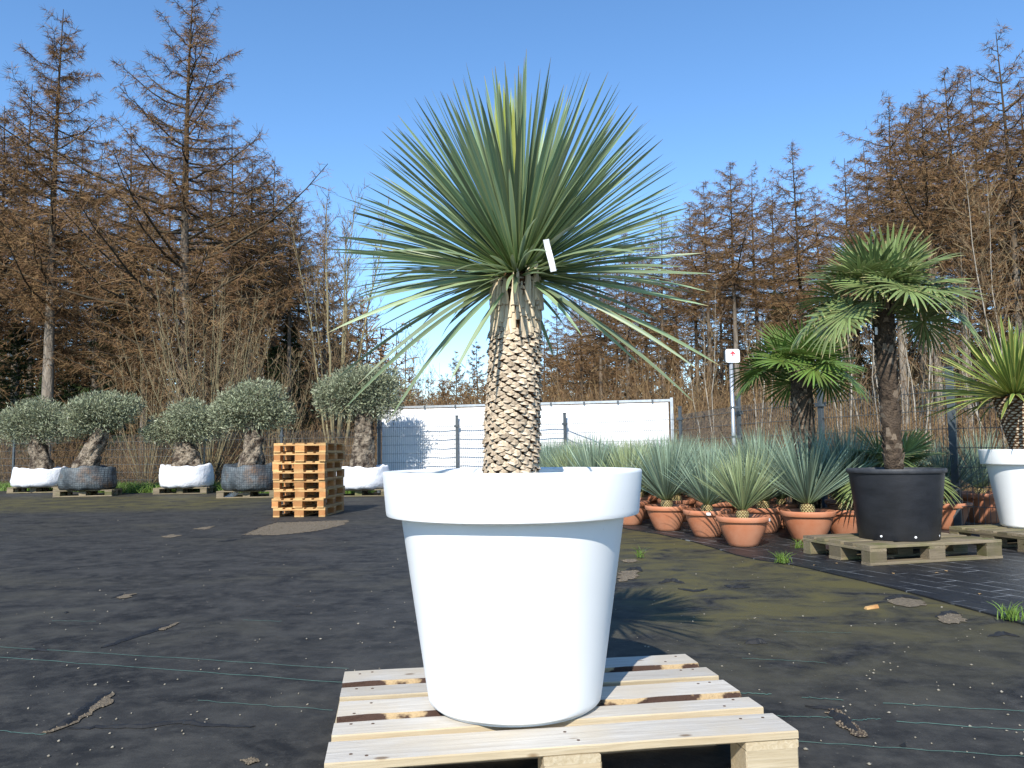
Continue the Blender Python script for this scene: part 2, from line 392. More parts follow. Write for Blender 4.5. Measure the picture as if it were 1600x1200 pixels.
def pallet_proto(kind, nails=False):
    """euro pallet 1.2 x 0.8 x 0.144 m; boards along x. shared meshes per kind"""
    top = {'main': 'wood_top', 'fresh': 'wood_fresh', 'old': 'wood_old'}[kind]; raw = {'main': 'wood_raw', 'fresh': 'wood_fresh', 'old': 'wood_old'}[kind]
    rr = random.Random(hash(kind) % 7 if False else {'main': 11, 'fresh': 5, 'old': 9}[kind])
    P = []
    for i, (wd, y) in enumerate(zip(TOPW, topy())):
        bk = -1 if (kind == 'main' and i in (2, 4)) else None
        me = board_mesh('board', 1.2 - .004 * (i % 3), wd, .022, [M[top], M[raw], M['bark']], 0, rr, .006 if kind != 'fresh' else .002, bk, 14)
        P.append(('deck_board', me, (rr.uniform(-.004, .004), y, .122)))
    for x in (-.5275, 0, .5275):
        P.append(('cross_board', board_mesh('cross', .8, .145, .0215, [M[raw + '_y'], M[raw + '_y'], M['bark']], 1), (x, 0, .1002)))
    for x in (-.5275, 0, .5275):
        for y in (-.35, 0, .35):
            P.append(('block', block_mesh('block', .145, .10 if y else .145, .0777, M['wood_block' if kind == 'fresh' else raw]), (x + rr.uniform(-.003, .003), y, .0222)))
    for y in (-.35, 0, .35):
        P.append(('skid_board', board_mesh('skid', 1.2, .10 if y else .145, .022, [M[raw], M[raw], M['bark']], 0), (0, y, 0)))
    return P
PAL = {k: pallet_proto(k) for k in ('main', 'fresh', 'old')}
nm = MB(); nm.lathe([(.0045, 0), (.0045, .0012), (.001, .0018)], 8, caps=True); NAIL = nm.mesh('nail', [M['nail']])
def pallet(kind, loc, rz, label, group=None, nails=False, sx=1.0):
    t = thing('pallet', label, 'pallet', loc, rz, group)
    for nme, me, p in PAL[kind]: obj(nme, me, t, p)
    if nails:
        r_ = random.Random(2)
        for y, wd in zip(topy(), TOPW):
            for x in (-.55, -.50, 0, .03, .50, .55):
                obj('nail', NAIL, t, (x + r_.uniform(-.01, .01), y + r_.choice((-1, 1)) * wd * r_.uniform(.15, .32), .1438))
    return t
c0, s0, yw = -.4542, 1.9305, .1539
ctr = Vector((c0 + math.cos(yw) * .6 - math.sin(yw) * .4, s0 + math.sin(yw) * .6 + math.cos(yw) * .4, 0))
pallet('main', ctr, yw, 'pale weathered wooden pallet carrying the big white tub', nails=True)
# stack of eight
sl, sr_ = at(427, 808), at(506, 808)
stk_rz = math.atan2(sr_.y - sl.y, sr_.x - sl.x)
stk_rz = R(-1.5)
mid = (sl + sr_) / 2
ords = ['lowest', 'second', 'third', 'fourth', 'fifth', 'sixth', 'seventh', 'topmost']
rs = random.Random(12)
for i in range(8):
    a = stk_rz + R(rs.uniform(-1.4, 1.4))
    off = Vector((-math.sin(a), math.cos(a), 0)) * .555
    p = mid + off + Vector((rs.uniform(-.015, .015), rs.uniform(-.02, .02), .1292 * i))
    lab = ('%s fresh pine pallet in the tall stack of eight pallets' % ords[i]) if i in (0, 7) else ('fresh pine pallet, %s from the ground in the tall stack' % ords[i])
    pallet('fresh', p, a + math.pi / 2, lab, 'stacked pine pallets').scale = (.92, .92, .895)

# ------------------------------------------------------------------ the big tub and the tree yucca
def tub_mat():
    m, n, l, b = newmat('white_plastic')
    v = coords(n, l)
    c = mixc(n, l, ramp(n, l, noise(n, l, 3, 5, v), .4, .75), (.84, .85, .85), (.79, .80, .79))
    c = mixc(n, l, ramp(n, l, noise(n, l, 90, 2, v), .74, .80), c, (.62, .60, .54))
    l.new(c, b.inputs['Base Color']); b.inputs['Roughness'].default_value = .42; b.inputs['Specular IOR Level'].default_value = .45
    bump(n, l, b, noise(n, l, 220, 2, v), .04, .002); return m
M['tub'] = tub_mat()
M['soil'] = pmat('potting_soil', (.03, .02, .013), (.08, .055, .035), 40, .95, 1, 90, 0)
M['tubfoot'] = pmat('tub_foot_plastic', (.75, .75, .74), (.7, .7, .68), 20, .5, 0, rnd=0)  # off-white plastic of the foot ring, slightly greyer than the tub wall
def tub(loc, label, s=1.0, seg=96):
    t = thing('planter_tub', label, 'planter', loc)
    m = MB()
    m.lathe([(.02, .008), (.238, .008), (.2475, .010), (.2525, .016), (.2545, .028), (.259, .055), (.333, .548), (.3345, .554), (.3345, .556)], seg)
    me = autosmooth(m.mesh('tub_wall', [M['tub']])); obj('wall', me, t, scale=s)
    m = MB()
    m.lathe([(.3325, .5455), (.370, .5455), (.3742, .5470), (.3758, .5510), (.3770, .560), (.3870, .666), (.3865, .671), (.3840, .6742), (.3760, .6748), (.3680, .6740), (.3600, .668), (.352, .60), (.345, .54)], seg)
    me = autosmooth(m.mesh('tub_rim', [M['tub']])); obj('rim', me, t, scale=s)
    m = MB(); m.lathe([(.232, 0.0005), (.237, .002), (.237, .0095), (.22, .0098)], seg); obj('foot_ring', autosmooth(m.mesh('foot', [M['tubfoot']])), t, scale=s)
    m = MB(); rr = random.Random(3)
    rings = [(.0, .62), (.08, .615), (.16, .612), (.24, .608), (.31, .604), (.353, .603)]
    m.lathe([(max(r, .001), z) for r, z in rings], 32); obj('soil', m.mesh('soil', [M['soil']]), t, scale=s)
    return t
TUB = at(805, 1140, .144) + Vector((0.000, .247, 0)); TUB.z = .1443
tub(TUB, 'large white plastic tub with a broad rim holding the tall yucca')

M['ylf'] = leafmat('yucca_leaf', (.095, .15, .012), (.235, .325, .190), (.42, .27, .12), edge=(.36, .41, .18), rough=.40, trans=.30, tip0=.955, base1=.42, vary=.38, spec=.5)
M['ynew'] = leafmat('yucca_new_leaf', (.22, .29, .04), (.33, .40, .075), (.35, .33, .10), edge=(.42, .45, .12), rough=.45, trans=.22, tip0=.97)
M['scale'] = pmat('leaf_base_scar', (.27, .19, .115), (.62, .525, .40), 40, .85, .8, 120, .34, bdist=.004)
M['scaled'] = pmat('trunk_core_fibre', (.055, .025, .009), (.13, .062, .026), 30, .95, .8, 70, 0)
M['straw'] = pmat('shaved_leaf_base', (.42, .32, .20), (.68, .58, .43), 34, .8, .8, 90, .18, stretch=(1, 1, .15), bdist=.004)
rs = np.random.RandomState(5); pr_ = random.Random(5)
YB = Vector((TUB.x + .0, TUB.y, .144 + .615))                 # where the trunk leaves the soil
ybase = atd(797, 740, TUB.y); ytop = atd(809, 428, TUB.y)
yu = thing('tree_yucca', 'tall yucca with a round blue green crown growing in the large white tub', 'yucca', (ybase.x, TUB.y, YB.z))
TL = ytop.z - YB.z                                             # trunk length
lean = (ytop.x - ybase.x) / TL
def tr(h):                                                     # trunk radius along its height 0..1
    return .0735 + .0035 * math.sin(h * 5.2 + .4) + (.004 if h < .05 else 0) + .0035 * max(0, h - .5) / .5
m = MB(); hs = np.linspace(-.02, .995, 30)
m.tube([(lean * TL * h, 0, TL * h) for h in hs], [tr(h) - .008 - (.022 * max(0, h - .97) / .06) for h in hs], 28)
obj('trunk', m.mesh('trunk', [M['scaled']], True), yu)
def scale_mesh(k):
    """one sawn-off leaf base: a flat diamond with a thick torn lower lip that stands off the trunk. x out, y across, z up"""
    q = random.Random(k); j = lambda s=.08: 1 + q.uniform(-s, s)
    a = .0205 * j(.12); h = .0084 * j(.18); o = .0115 * j(.3)
    t = o - .0035
    v = [(-.004, -a * .9, .0), (o * .55, -a * .55, -h * .62), (o, 0, -h * j()), (o * .55, a * .55, -h * .62), (-.004, a * .9, 0), (t * .55, a * .5, h * .70), (t * .3, 0, h * 1.15), (t * .55, -a * .5, h * .70),
         (o * .8, q.uniform(-.004, .004), -h * .1), (-.006, -a * .5, -h * .8), (-.002, 0, -h * 1.35), (-.006, a * .5, -h * .8)]
    f = [(0, 1, 8, 7), (1, 2, 8), (2, 3, 8), (3, 4, 5, 8), (5, 6, 8), (6, 7, 8), (0, 9, 1), (1, 9, 10, 2), (2, 10, 11, 3), (3, 11, 4)]
    return mesh_from('leaf_scar', v, f, [M['scale'], M['scaled']], midx=[0] * 6 + [1] * 4)
SC = [scale_mesh(k) for k in range(6)]
scar_n = 0; rest = MB()
SPLIT = .735                                                   # above it the straw-coloured shaved part
rows = 46; percol = 13
cands = []
for r_ in range(rows):
    h = .005 + (SPLIT) * r_ / rows
    for c_ in range(percol):
        th = 2 * math.pi * (c_ + .5 * (r_ % 2)) / percol + .055 * r_ + pr_.uniform(-.05, .05)
        cands.append((math.sin(th), h + pr_.uniform(-.003, .003), th))
cands.sort(key=lambda c: c[0])                                 # the ones that face the viewer first
for i, (_, h, th) in enumerate(cands):
    p = Vector((lean * TL * h + math.cos(th) * tr(h), math.sin(th) * tr(h), TL * h))
    k = pr_.randrange(6); sc_ = pr_.uniform(.85, 1.12); e_ = Euler((pr_.uniform(-.10, .10), pr_.uniform(-.10, .08), th))
    if i < 300: obj('leaf_scar', SC[k], yu, p, e_, (sc_ * pr_.uniform(.85, 1.2), sc_, sc_ * pr_.uniform(.88, 1.06)))
    else:
        mt = Matrix.Translation(p) @ e_.to_matrix().to_4x4() @ Matrix.Scale(sc_, 4)
        for q_, mi_ in zip(SC[k].polygons, range(99)): pass
        rest.add([mt @ vv.co for vv in SC[k].vertices], [tuple(q_.vertices) for q_ in SC[k].polygons], 0)
o = obj('leaf_scars_at_the_back', rest.mesh('leaf_scars', [M['scale']]), yu); o.name = 'leaf_scar_layer'; o['kind'] = 'stuff'
def straw_mesh(k):
    q = random.Random(k + 50); v = []; wv = .0072 * q.uniform(.75, 1.4); L = .098 * q.uniform(.7, 1.2); d = .007
    for i, z in enumerate((0, .3, .62, 1)):
        y0 = q.uniform(-.002, .002); ww = wv * (1, 1.05, .9, .55)[i]; xo = (.007, .006, .004, .000)[i] * q.uniform(.8, 1.2)
        v += [(xo - d, y0 - ww, z * L), (xo, y0 - ww * .7, z * L + q.uniform(-.003, .003)), (xo, y0 + ww * .7, z * L + q.uniform(-.003, .003)), (xo - d, y0 + ww, z * L)]
    f = [(4 * i + a, 4 * i + a + 1, 4 * i + a + 5, 4 * i + a + 4) for i in range(3) for a in range(3)] + [(0, 3, 2, 1), (12, 13, 14, 15)]
    return mesh_from('shaved_leaf_base', v, f, [M['straw']])
ST = [straw_mesh(k) for k in range(6)]
for row, (h, n_) in enumerate(((SPLIT - .025, 40), (SPLIT + .05, 42), (SPLIT + .11, 42))):
    for c_ in range(n_):
        th = 2 * math.pi * (c_ + .5 * (row % 2)) / n_ + pr_.uniform(-.07, .07); hh = h + pr_.uniform(-.03, .03)
        rr_ = tr(hh) + .001 + .0022 * row - .002 * (row % 2)
        obj('shaved_leaf_base', ST[pr_.randrange(6)], yu, (lean * TL * hh + math.cos(th) * rr_, math.sin(th) * rr_, TL * hh), (pr_.uniform(-.1, .1), -.03, th), (1, pr_.uniform(.8, 1.2), pr_.uniform(.8, 1.15)))
# small pale scars right under the leaves
for row in range(3):
    for c_ in range(14):
        th = 2 * math.pi * (c_ + .5 * (row % 2)) / 14 + pr_.uniform(-.06, .06); h = .912 + .024 * row; rr_ = tr(h) - .002 - .003 * row
        obj('leaf_stub', SC[pr_.randrange(6)], yu, (lean * TL * h + math.cos(th) * rr_, math.sin(th) * rr_, TL * h), (0, pr_.uniform(-.3, .0), th), pr_.uniform(.55, .72))
# the leaves: shared blades of a few bends, x along the blade, z up
def blade(L, wd, droop, twist, k, mat, S=9, kink=None, keel=.35):
    q = np.random.RandomState(k)
    s = np.linspace(0, 1, S)
    C = np.zeros((1, S, 3)); x = s * L
    ang = -droop * s ** 1.6
    if kink: ang = ang - kink[1] * np.clip((s - kink[0]) / .12, 0, 1)
    dx = np.diff(x, prepend=0)
    C[0, :, 0] = np.cumsum(dx * np.cos(ang)); C[0, :, 2] = np.cumsum(dx * np.sin(ang)); C[0, :, 1] = q.uniform(-.02, .02) * s ** 2
    prof = np.interp(s, [0, .06, .2, .55, .85, .96, 1], [.8, .62, .72, 1.0, .62, .22, .04])
    tw = twist * s
    side = np.stack([0 * s, np.cos(tw), np.sin(tw)], -1)[None]
    v, f, a = ribbons(C, (wd * prof)[None], side, keel, rnd=np.array([0.]))
    return mesh_from('leaf', v, f, [mat], True, a)
BL = {}
for i, (L, dr) in enumerate(((.60, .0), (.60, .10), (.60, .22), (.60, .38), (.60, .6))):
    for j in range(3): BL[(i, j)] = blade(L, .0072, dr + .04 * j, (-.5, .1, .6)[j], i * 3 + j, M['ylf'])
NEWB = blade(.52, .0075, .02, .1, 99, M['ynew'])
HEAD = Vector((lean * TL * 1.0, 0, TL * 1.0 + .035))
leaf_rest = []
def put_leaf(az, el, k, s, i_, as_obj=True, org=None, mesh=None):
    """a blade leaving the head at azimuth az and elevation el"""
    d = Vector((math.cos(el) * math.cos(az), math.cos(el) * math.sin(az), math.sin(el)))
    ax_ = .046 * max(0, 1 - el / 1.75); o_ = HEAD + Vector((math.cos(az) * ax_, math.sin(az) * ax_, -.045 + max(el, -.2) * .030)) if org is None else org
    e_ = Matrix.Rotation(az, 3, 'Z') @ Matrix.Rotation(-el, 3, 'Y') @ Matrix.Rotation(pr_.uniform(-.5, .5), 3, 'X')
    me = mesh or BL[k]
    if as_obj: obj('leaf', me, yu, o_, e_.to_euler(), (s, pr_.uniform(.8, 1.15), s))
    else:
        v = np.empty(len(me.vertices) * 3, np.float32); me.vertices.foreach_get('co', v); v = v.reshape(-1, 3) * s @ np.array(e_).T + np.array(o_)
        f = np.empty(len(me.loops), np.int32); me.loops.foreach_get('vertex_index', f)
        a = {}
        for key in ('t', 'e'):
            q = np.empty(len(v), np.float32); me.attributes[key].data.foreach_get('value', q); a[key] = q
        a['r'] = np.full(len(v), pr_.random()); leaf_rest.append((v, f.reshape(-1, 4), a))
cand = []
NL = 640
for i in range(NL):
    u = (i + .5) / NL
    el = math.asin(1 - u * 1.08) if 1 - u * 1.08 > -1 else -1.2      # 90 down to about -5 degrees, even over the dome
    az = i * 2.399963 + pr_.uniform(-.25, .25)
    if math.sin(az) < -.4 and el < .50 and pr_.random() < .85: continue      # few leaves stand out level over the front of the trunk
    cand.append((az, el + pr_.uniform(-.09, .09)))
cand.sort(key=lambda c: math.cos(c[1]) * math.sin(c[0]) - .25 * math.sin(c[1]))      # towards the viewer first
for i, (az, el) in enumerate(cand):
    k = 0 if el > .9 else 1 if el > .45 else pr_.choice((1, 2)) if el > .05 else pr_.choice((2, 3))
    s = pr_.uniform(.86, 1.04) * (.98 if el > .9 else .93 if el > .4 else .88)
    put_leaf(az, el + (.06 if k else 0), (k, pr_.randrange(3)), s, i, i < 270)
v, f, a = cat(leaf_rest); o = obj('leaf_layer', mesh_from('leaf_layer', v, f, [M['ylf']], True, a), yu); o['kind'] = 'stuff'
for i in range(16):
    put_leaf(-1.75 + pr_.uniform(-.35, .35), pr_.uniform(1.36, 1.5), None, pr_.uniform(.84, 1.0), i, True, mesh=NEWB, org=HEAD + Vector((-.016 + pr_.uniform(-.014, .014), -.02 + pr_.uniform(-.012, .012), .03)))
for i in range(80):                                             # short leaves that fill the underside of the head
    put_leaf(i * 2.399963, pr_.uniform(-.35, .35), (pr_.choice((1, 2)), pr_.randrange(3)), pr_.uniform(.22, .42) if math.sin(i * 2.399963) < -.4 else pr_.uniform(.3, .62), i, True, org=HEAD + Vector((math.cos(i * 2.4) * .03, math.sin(i * 2.4) * .05, -.045 + pr_.uniform(-.012, .01))))
# the old leaves that hang below the crown, each with its own bend; tips as photographed
def hang(tx, ty, dy, arch=.08, wd=.0070, kx=.5, S=11):
    tip = atd(tx, ty, TUB.y + dy) - Vector(yu.location)
    a0 = np.array(HEAD) + np.array([0, 0, -.03]); b0 = np.array(tip)
    a0 = a0 + .03 * nrm(b0 - a0)
    c0_ = a0 * (1 - kx) + b0 * kx + np.array([0, 0, arch])
    s = np.linspace(0, 1, S)[:, None]
    C = ((1 - s) ** 2 * a0 + 2 * s * (1 - s) * c0_ + s ** 2 * b0)[None]
    tan = nrm(np.gradient(C, axis=1)); view = np.array([0, -1., .25])
    sd_ = nrm(np.cross(tan, nrm(view + np.random.RandomState(int(tx)).normal(0, .35, 3))))
    s = s[:, 0]
    prof = np.interp(s, [0, .06, .2, .55, .85, .96, 1], [.8, .62, .72, 1.0, .62, .25, .05])
    v, f, a = ribbons(C, (wd * prof)[None], sd_, .3, rnd=np.array([(tx * .37) % 1]))
    obj('leaf', mesh_from('hanging_leaf', v, f, [M['ylf']], True, a), yu)
for h_ in ((510, 521, .02, .09), (527, 513, -.1, .07), (521, 596, .05, .12), (532, 645, -.08, .13), (560, 600, -.2, .12), (606, 660, .1, .16), (680, 560, -.1, .06), (700, 603, -.16, .07), (742, 530, -.2, .03),
           (560, 470, -.2, .03), (578, 440, .1, .02), (610, 520, .2, .05), (640, 508, .3, .04), (1107, 478, .0, .03), (1088, 632, -.05, .10), (1126, 572, .1, .08), (1090, 577, -.15, .09), (942, 520, -.25, .05), (910, 525, -.2, .07),
           (1115, 428, .15, .02), (1000, 570, .25, .07), (866, 560, .15, .05), (1100, 395, -.1, .01), (1045, 330, -.2, .0), (560, 352, -.1, .01), (556, 380, .1, .01), (540, 545, .25, .1), (1030, 500, .3, .05)):
    hang(h_[0], h_[1], h_[2], h_[3] * .62)
tg = MB()
ta, tb = atd(853, 374, TUB.y - .30), atd(865, 424, TUB.y - .29)
M['tagmat'] = pmat('white_plastic_tag', (.82, .82, .82), (.72, .73, .76), 25, .45, 0, rnd=0)
d_ = (tb - ta); sd_ = Vector((1, .25, .24)).normalized() * .0085
vv = []
for k in range(7):
    c_ = ta + d_ * (k / 6) + Vector((0, .004 * math.sin(k * 1.1), 0)); vv += [c_ - sd_, c_ + sd_, c_ + sd_ + Vector((0, .0008, 0)), c_ - sd_ + Vector((0, .0008, 0))]
tg.add(vv, [(4 * k + j, 4 * k + (j + 1) % 4, 4 * k + 4 + (j + 1) % 4, 4 * k + 4 + j) for k in range(6) for j in range(4)] + [(3, 2, 1, 0), (24, 25, 26, 27)])
tag(obj('plant_tag', tg.mesh('tag', [M['tagmat']])), 'narrow white plastic tag hanging in the leaves of the tall yucca', 'tag')

# ------------------------------------------------------------------ terracotta bowls with blue yuccas
M['terra'] = pmat('terracotta_plastic', (.40, .135, .060), (.50, .24, .145), 3.5, .55, .15, 120, .10, spec=.4, bdist=.003)
M['terra_old'] = M['terra']
M['blue'] = leafmat('blue_yucca_leaf', (.26, .30, .10), (.175, .25, .195), (.34, .26, .13), edge=(.31, .37, .215), rough=.42, trans=.2, tip0=.97, base1=.2, vary=.5)
M['bluepale'] = leafmat('pale_yucca_leaf', (.28, .33, .12), (.25, .315, .165), (.40, .32, .16), edge=(.40, .44, .22), rough=.42, trans=.22, tip0=.97, base1=.2, vary=.42)
M['pine'] = pmat('trimmed_stem', (.42, .36, .14), (.60, .53, .28), 40, .8, .3, rnd=.1)
M['pined'] = pmat('trimmed_stem_gaps', (.09, .05, .02), (.16, .09, .04), 30, .9, .3, rnd=0)
def bowl_meshes():
    m = MB()
    m.lathe([(.02, 0), (.118, 0), (.127, .006), (.142, .03), (.176, .10), (.203, .17), (.213, .215), (.2135, .218)], 40)
    wall = autosmooth(m.mesh('bowl_wall', [M['terra']]), 50)
    m = MB()
    m.lathe([(.2130, .2165), (.230, .2165), (.235, .221), (.2365, .255), (.234, .2625), (.228, .265), (.219, .262), (.214, .24), (.205, .215)], 40)
    rim = autosmooth(m.mesh('bowl_rim', [M['terra']]), 50)
    m = MB(); m.lathe([(.001, .246), (.12, .243), (.2145, .238)], 28); soil = m.mesh('bowl_soil', [M['soil']])
    m = MB(); m.box(-.020, .020, -.0015, .0015, -.013, .013); tg_ = m.mesh('bowl_tag', [M['tagmat']])
    return wall, rim, soil, tg_
BWL = bowl_meshes()
def bowl(loc, label, group=None, tagang=None, s=1.0):
    t = thing('flower_bowl', label, 'bowl', loc, 0, group)
    for nme, me in zip(('wall', 'rim', 'soil'), BWL): obj(nme, me, t, scale=s)
    if tagang is not None: obj('label_tag', BWL[3], t, (math.cos(tagang) * .239 * s, math.sin(tagang) * .239 * s, .238 * s), (0, 0, tagang + math.pi / 2))
    return t
def rosette_mesh(seed, n=240, L=.66, wd=.0058, lo=38, hi=88, mat='blue', S=5, h0=.07):
    q = np.random.RandomState(seed)
    u = (np.arange(n) + .5) / n; az = np.arange(n) * 2.399963 + q.uniform(-.3, .3, n)
    el = np.radians(hi - (hi - lo) * u ** .8 + q.normal(0, 3, n))
    d = np.stack([np.cos(el) * np.cos(az), np.cos(el) * np.sin(az), np.sin(el)], -1)
    ln = L * q.uniform(.78, 1.06, n) * (1 - .05 * u)
    s = np.linspace(0, 1, S)
    o_ = np.stack([d[:, 0] * .03, d[:, 1] * .03, h0 + .02 * (1 - u)], -1)
    C = o_[:, None] + d[:, None] * (ln[:, None] * s)[..., None]
    C[..., 2] -= (.05 * u[:, None] * s ** 2) * ln[:, None]
    prof = np.interp(s, [0, .1, .5, .85, 1], [.7, .8, 1, .6, .06])
    side = nrm(np.cross(d, np.array([0, 0, 1.])) + q.normal(0, .35, (n, 3)))
    v, f, a = ribbons(C, wd * prof[None] * q.uniform(.8, 1.2, (n, 1)), side[:, None], .3)
    return mesh_from('rosette', v, f, [M[mat]], True, a)
ROS = [rosette_mesh(k, 280, .68 + .03 * (k % 3), lo=26 + 5 * (k % 3)) for k in range(4)] + [rosette_mesh(20 + k, 260, .64, lo=36, hi=87, mat='bluepale') for k in range(2)]
def stem_mesh(seed):
    q = random.Random(seed); m = MB(); m.lathe([(.045, 0), (.058, .03), (.055, .065), (.03, .085)], 16, 1)
    for r_ in range(5):
        for c_ in range(14):
            th = 2 * math.pi * (c_ + .5 * (r_ % 2)) / 14; z = .018 + .0135 * r_; rr_ = (.054, .0585, .059, .057, .052)[r_]
            p = Vector((math.cos(th) * rr_, math.sin(th) * rr_, z)); t1 = Vector((-math.sin(th), math.cos(th), 0)); o1 = Vector((math.cos(th), math.sin(th), 0))
            a_, b_ = .0095, .0062
            m.add([p - t1 * a_, p + o1 * .004 - Vector((0, 0, b_)), p + t1 * a_, p + o1 * .003 + Vector((0, 0, b_))], [(0, 1, 2, 3)], 0)
    return m.mesh('stem', [M['pine'], M['pined']])
STEM = [stem_mesh(1)]
def yucca(loc, k, label, group=None, s=1.0, rz=0, tilt=(0, 0)):
    t = thing('blue_yucca', label, 'yucca', loc, rz, group)
    obj('leaf_rosette', ROS[k], t, (0, 0, 0), (tilt[0], tilt[1], 0), s)
    obj('stem', STEM[0], t, (0, 0, -.004), None, s)
    return t
Z2 = .010
def potted(px, py, k, blab, ylab, s=1.0, bs=1.0, tagang=None, rz=0, tilt=(0, 0), group=None, p=None):
    q = at(px, py, Z2) if p is None else Vector(p)
    if p is None: q = q + Vector((q.x, q.y, 0)).normalized() * .12 * bs
    q.z = Z2 + .0005
    bowl(q, blab, group and group[0], tagang, bs)
    yucca((q.x, q.y, q.z + .243 * bs), k, ylab, group and group[1], s, rz, tilt)
    return q
front = []
front.append(potted(1162, 855, 4, 'terracotta bowl with a white tag on its right rim, before the others', 'pale green yucca with fanned narrow leaves in the foremost terracotta bowl', .96, 1.0, -.55))
front.append(potted(1264, 847, 1, 'sunlit terracotta bowl just left of the black tub pallet', 'large blue green yucca on a pineapple-like stem beside the black tub', 1.12, 1.06, None, 1))
front.append(potted(1106, 840, 0, 'terracotta bowl striped by leaf shadows with a tag on its front', 'blue yucca in the shadow-striped tagged terracotta bowl', .98, 1.0, -1.75, 2, (.05, -.12)))
front.append(potted(1043, 830, 2, 'terracotta bowl at the left end of the front row by the sheet edge', 'bushy blue yucca in the last front bowl towards the white screen', 1.06, 1.0, None, .6, (0, -.06)))
front.append(potted(1222, 826, 3, 'shaded terracotta bowl between the pale yucca and the large blue yucca', 'blue yucca half hidden between the pale and the large yucca', .9, 1.0, None, 3))
front.append(potted(1480, 828, 0, 'terracotta bowl with a tag showing behind the black tub', 'blue yucca leaning out behind the black tub', 1.0, 1.05, -.5, 2, (0, .1)))
front.append(potted(1535, 818, 1, 'wide terracotta bowl before the fence between black and white tubs', 'dark blue yucca between the black tub and the right white tub', 1.0, 1.28, -.6, 4))
front.append(potted(1330, 825, 2, 'deeply shaded terracotta bowl close behind the black tub', 'shaded blue yucca close behind the black tub', .95, 1.0, None, 5))
# the bed of potted yuccas up to the fence
rsq = random.Random(21)
poly = [(1.30, 8.9), (.72, 11.2), (.20, 13.4), (.05, 15.3), (.95, 15.3), (2.7, 13.8), (3.70, 10.2), (4.3, 8.2), (3.3, 7.4), (2.3, 7.7)]
def inside(x, y, P_):
    c = False; j = len(P_) - 1
    for i in range(len(P_)):
        if (P_[i][1] > y) != (P_[j][1] > y) and x < (P_[j][0] - P_[i][0]) * (y - P_[i][1]) / (P_[j][1] - P_[i][1]) + P_[i][0]: c = not c
        j = i
    return c
bed = []
PALM2 = atd(1256, 690, 8.6); PALM3 = atd(1395, 715, 7.7)
for gy in np.arange(7.4, 15.6, .46):
    for gx in np.arange(-.2, 4.6, .50):
        x = gx + rsq.uniform(-.07, .07) + .25 * (int(gy * 10) % 2); y = gy + rsq.uniform(-.07, .07)
        if not inside(x, y, poly): continue
        if min(math.hypot(x - p.x, y - p.y) for p in front + bed + [Vector((PALM2.x, 8.6, 0)), Vector((PALM3.x, 7.7, 0))]) < .44: continue
        bed.append(Vector((x, y, 0)))
for p in bed:
    kk = rsq.choice((0, 1, 2, 3, 4, 5, 0, 2))
    potted(0, 0, kk, 'terracotta bowl in the crowded yucca bed between front row and fence', 'blue green yucca in the crowded bed between front row and fence' if kk < 4 else 'pale green yucca in the crowded bed between front row and fence', rsq.uniform(.92, 1.16), rsq.uniform(.95, 1.05), None, rsq.uniform(0, 6), (rsq.uniform(-.06, .06), rsq.uniform(-.06, .06)), ('bowls in the yucca bed', 'blue yuccas in the bed by the fence' if kk < 4 else 'pale yuccas in the bed by the fence'), p)

# ------------------------------------------------------------------ palms
M['fan'] = leafmat('fan_palm_leaf', (.15, .20, .04), (.11, .18, .038), (.30, .25, .10), edge=(.17, .25, .06), rough=.38, trans=.22, tip0=.93, base1=.2, vary=.3)
M['fan2'] = leafmat('grey_fan_palm_leaf', (.20, .24, .07), (.16, .21, .075), (.42, .36, .17), edge=(.20, .26, .09), rough=.4, trans=.2, tip0=.88, base1=.2, vary=.35)
M['petiole'] = pmat('petiole', (.13, .17, .05), (.19, .22, .07), 8, .5, 0, rnd=.2)
M['fibre'] = pmat('palm_fibre', (.040, .027, .018), (.115, .082, .056), 14, .95, 1, 60, .1, bdist=.02)
M['stub'] = pmat('petiole_stub', (.14, .10, .07), (.30, .235, .17), 14, .9, .5, 50, .1)
def fan_mesh(seed, mat, pet=.42, L=.46, n=36, spread=150, droop=.35, wd=.015, pitch=0):
    q = np.random.RandomState(seed)
    ph = np.radians(np.linspace(-spread, spread, n) + q.normal(0, 1.2, n))
    ln = L * (.66 + .34 * np.cos(ph * .55)) * q.uniform(.92, 1.06, n)
    S = 8; s = np.linspace(0, 1, S)
    dr = droop * q.uniform(.6, 1.5, n)
    C = np.zeros((n, S, 3))
    C[..., 0] = pet + np.cos(ph)[:, None] * ln[:, None] * s; C[..., 1] = np.sin(ph)[:, None] * ln[:, None] * s
    C[..., 2] = .06 * s * np.abs(np.sin(ph))[:, None] - dr[:, None] * ln[:, None] * np.clip(s - .35, 0, 1) ** 2 + q.normal(0, .012, (n, 1)) * s
    side = np.stack([-np.sin(ph), np.cos(ph), 0 * ph], -1)
    cp_, sp_ = math.cos(pitch), math.sin(pitch)                # the blade hangs from the end of its stalk
    rot_ = lambda A_: np.stack([A_[..., 0] * cp_ + A_[..., 2] * sp_, A_[..., 1], -A_[..., 0] * sp_ + A_[..., 2] * cp_], -1)
    C = rot_(C - np.array([pet, 0, 0])) + np.array([pet, 0, .03 * math.sin(2)]); side = rot_(side)
    step = np.radians(2 * spread / n) * .5
    prof = np.minimum(s * ln.mean() * step * 1.06, wd * np.interp(s, [0, .5, .8, .97, 1], [1, 1, .75, .3, .05]))
    v, f, a = ribbons(C, np.maximum(prof, .0008)[None].repeat(n, 0), side[:, None], .55)
    x = np.linspace(-.05, pet, 6); P_ = np.stack([x, 0 * x, .03 * np.sin(x / pet * 2)], -1)[None]
    v2, f2 = tubes(P_, np.linspace(.011, .007, 6)[None], 5)
    V, Fc, A = cat([(v, f, a), (v2, f2)])
    return mesh_from('frond', V, Fc, [M[mat], M['petiole']], True, A, [0] * len(f) + [1] * len(f2))
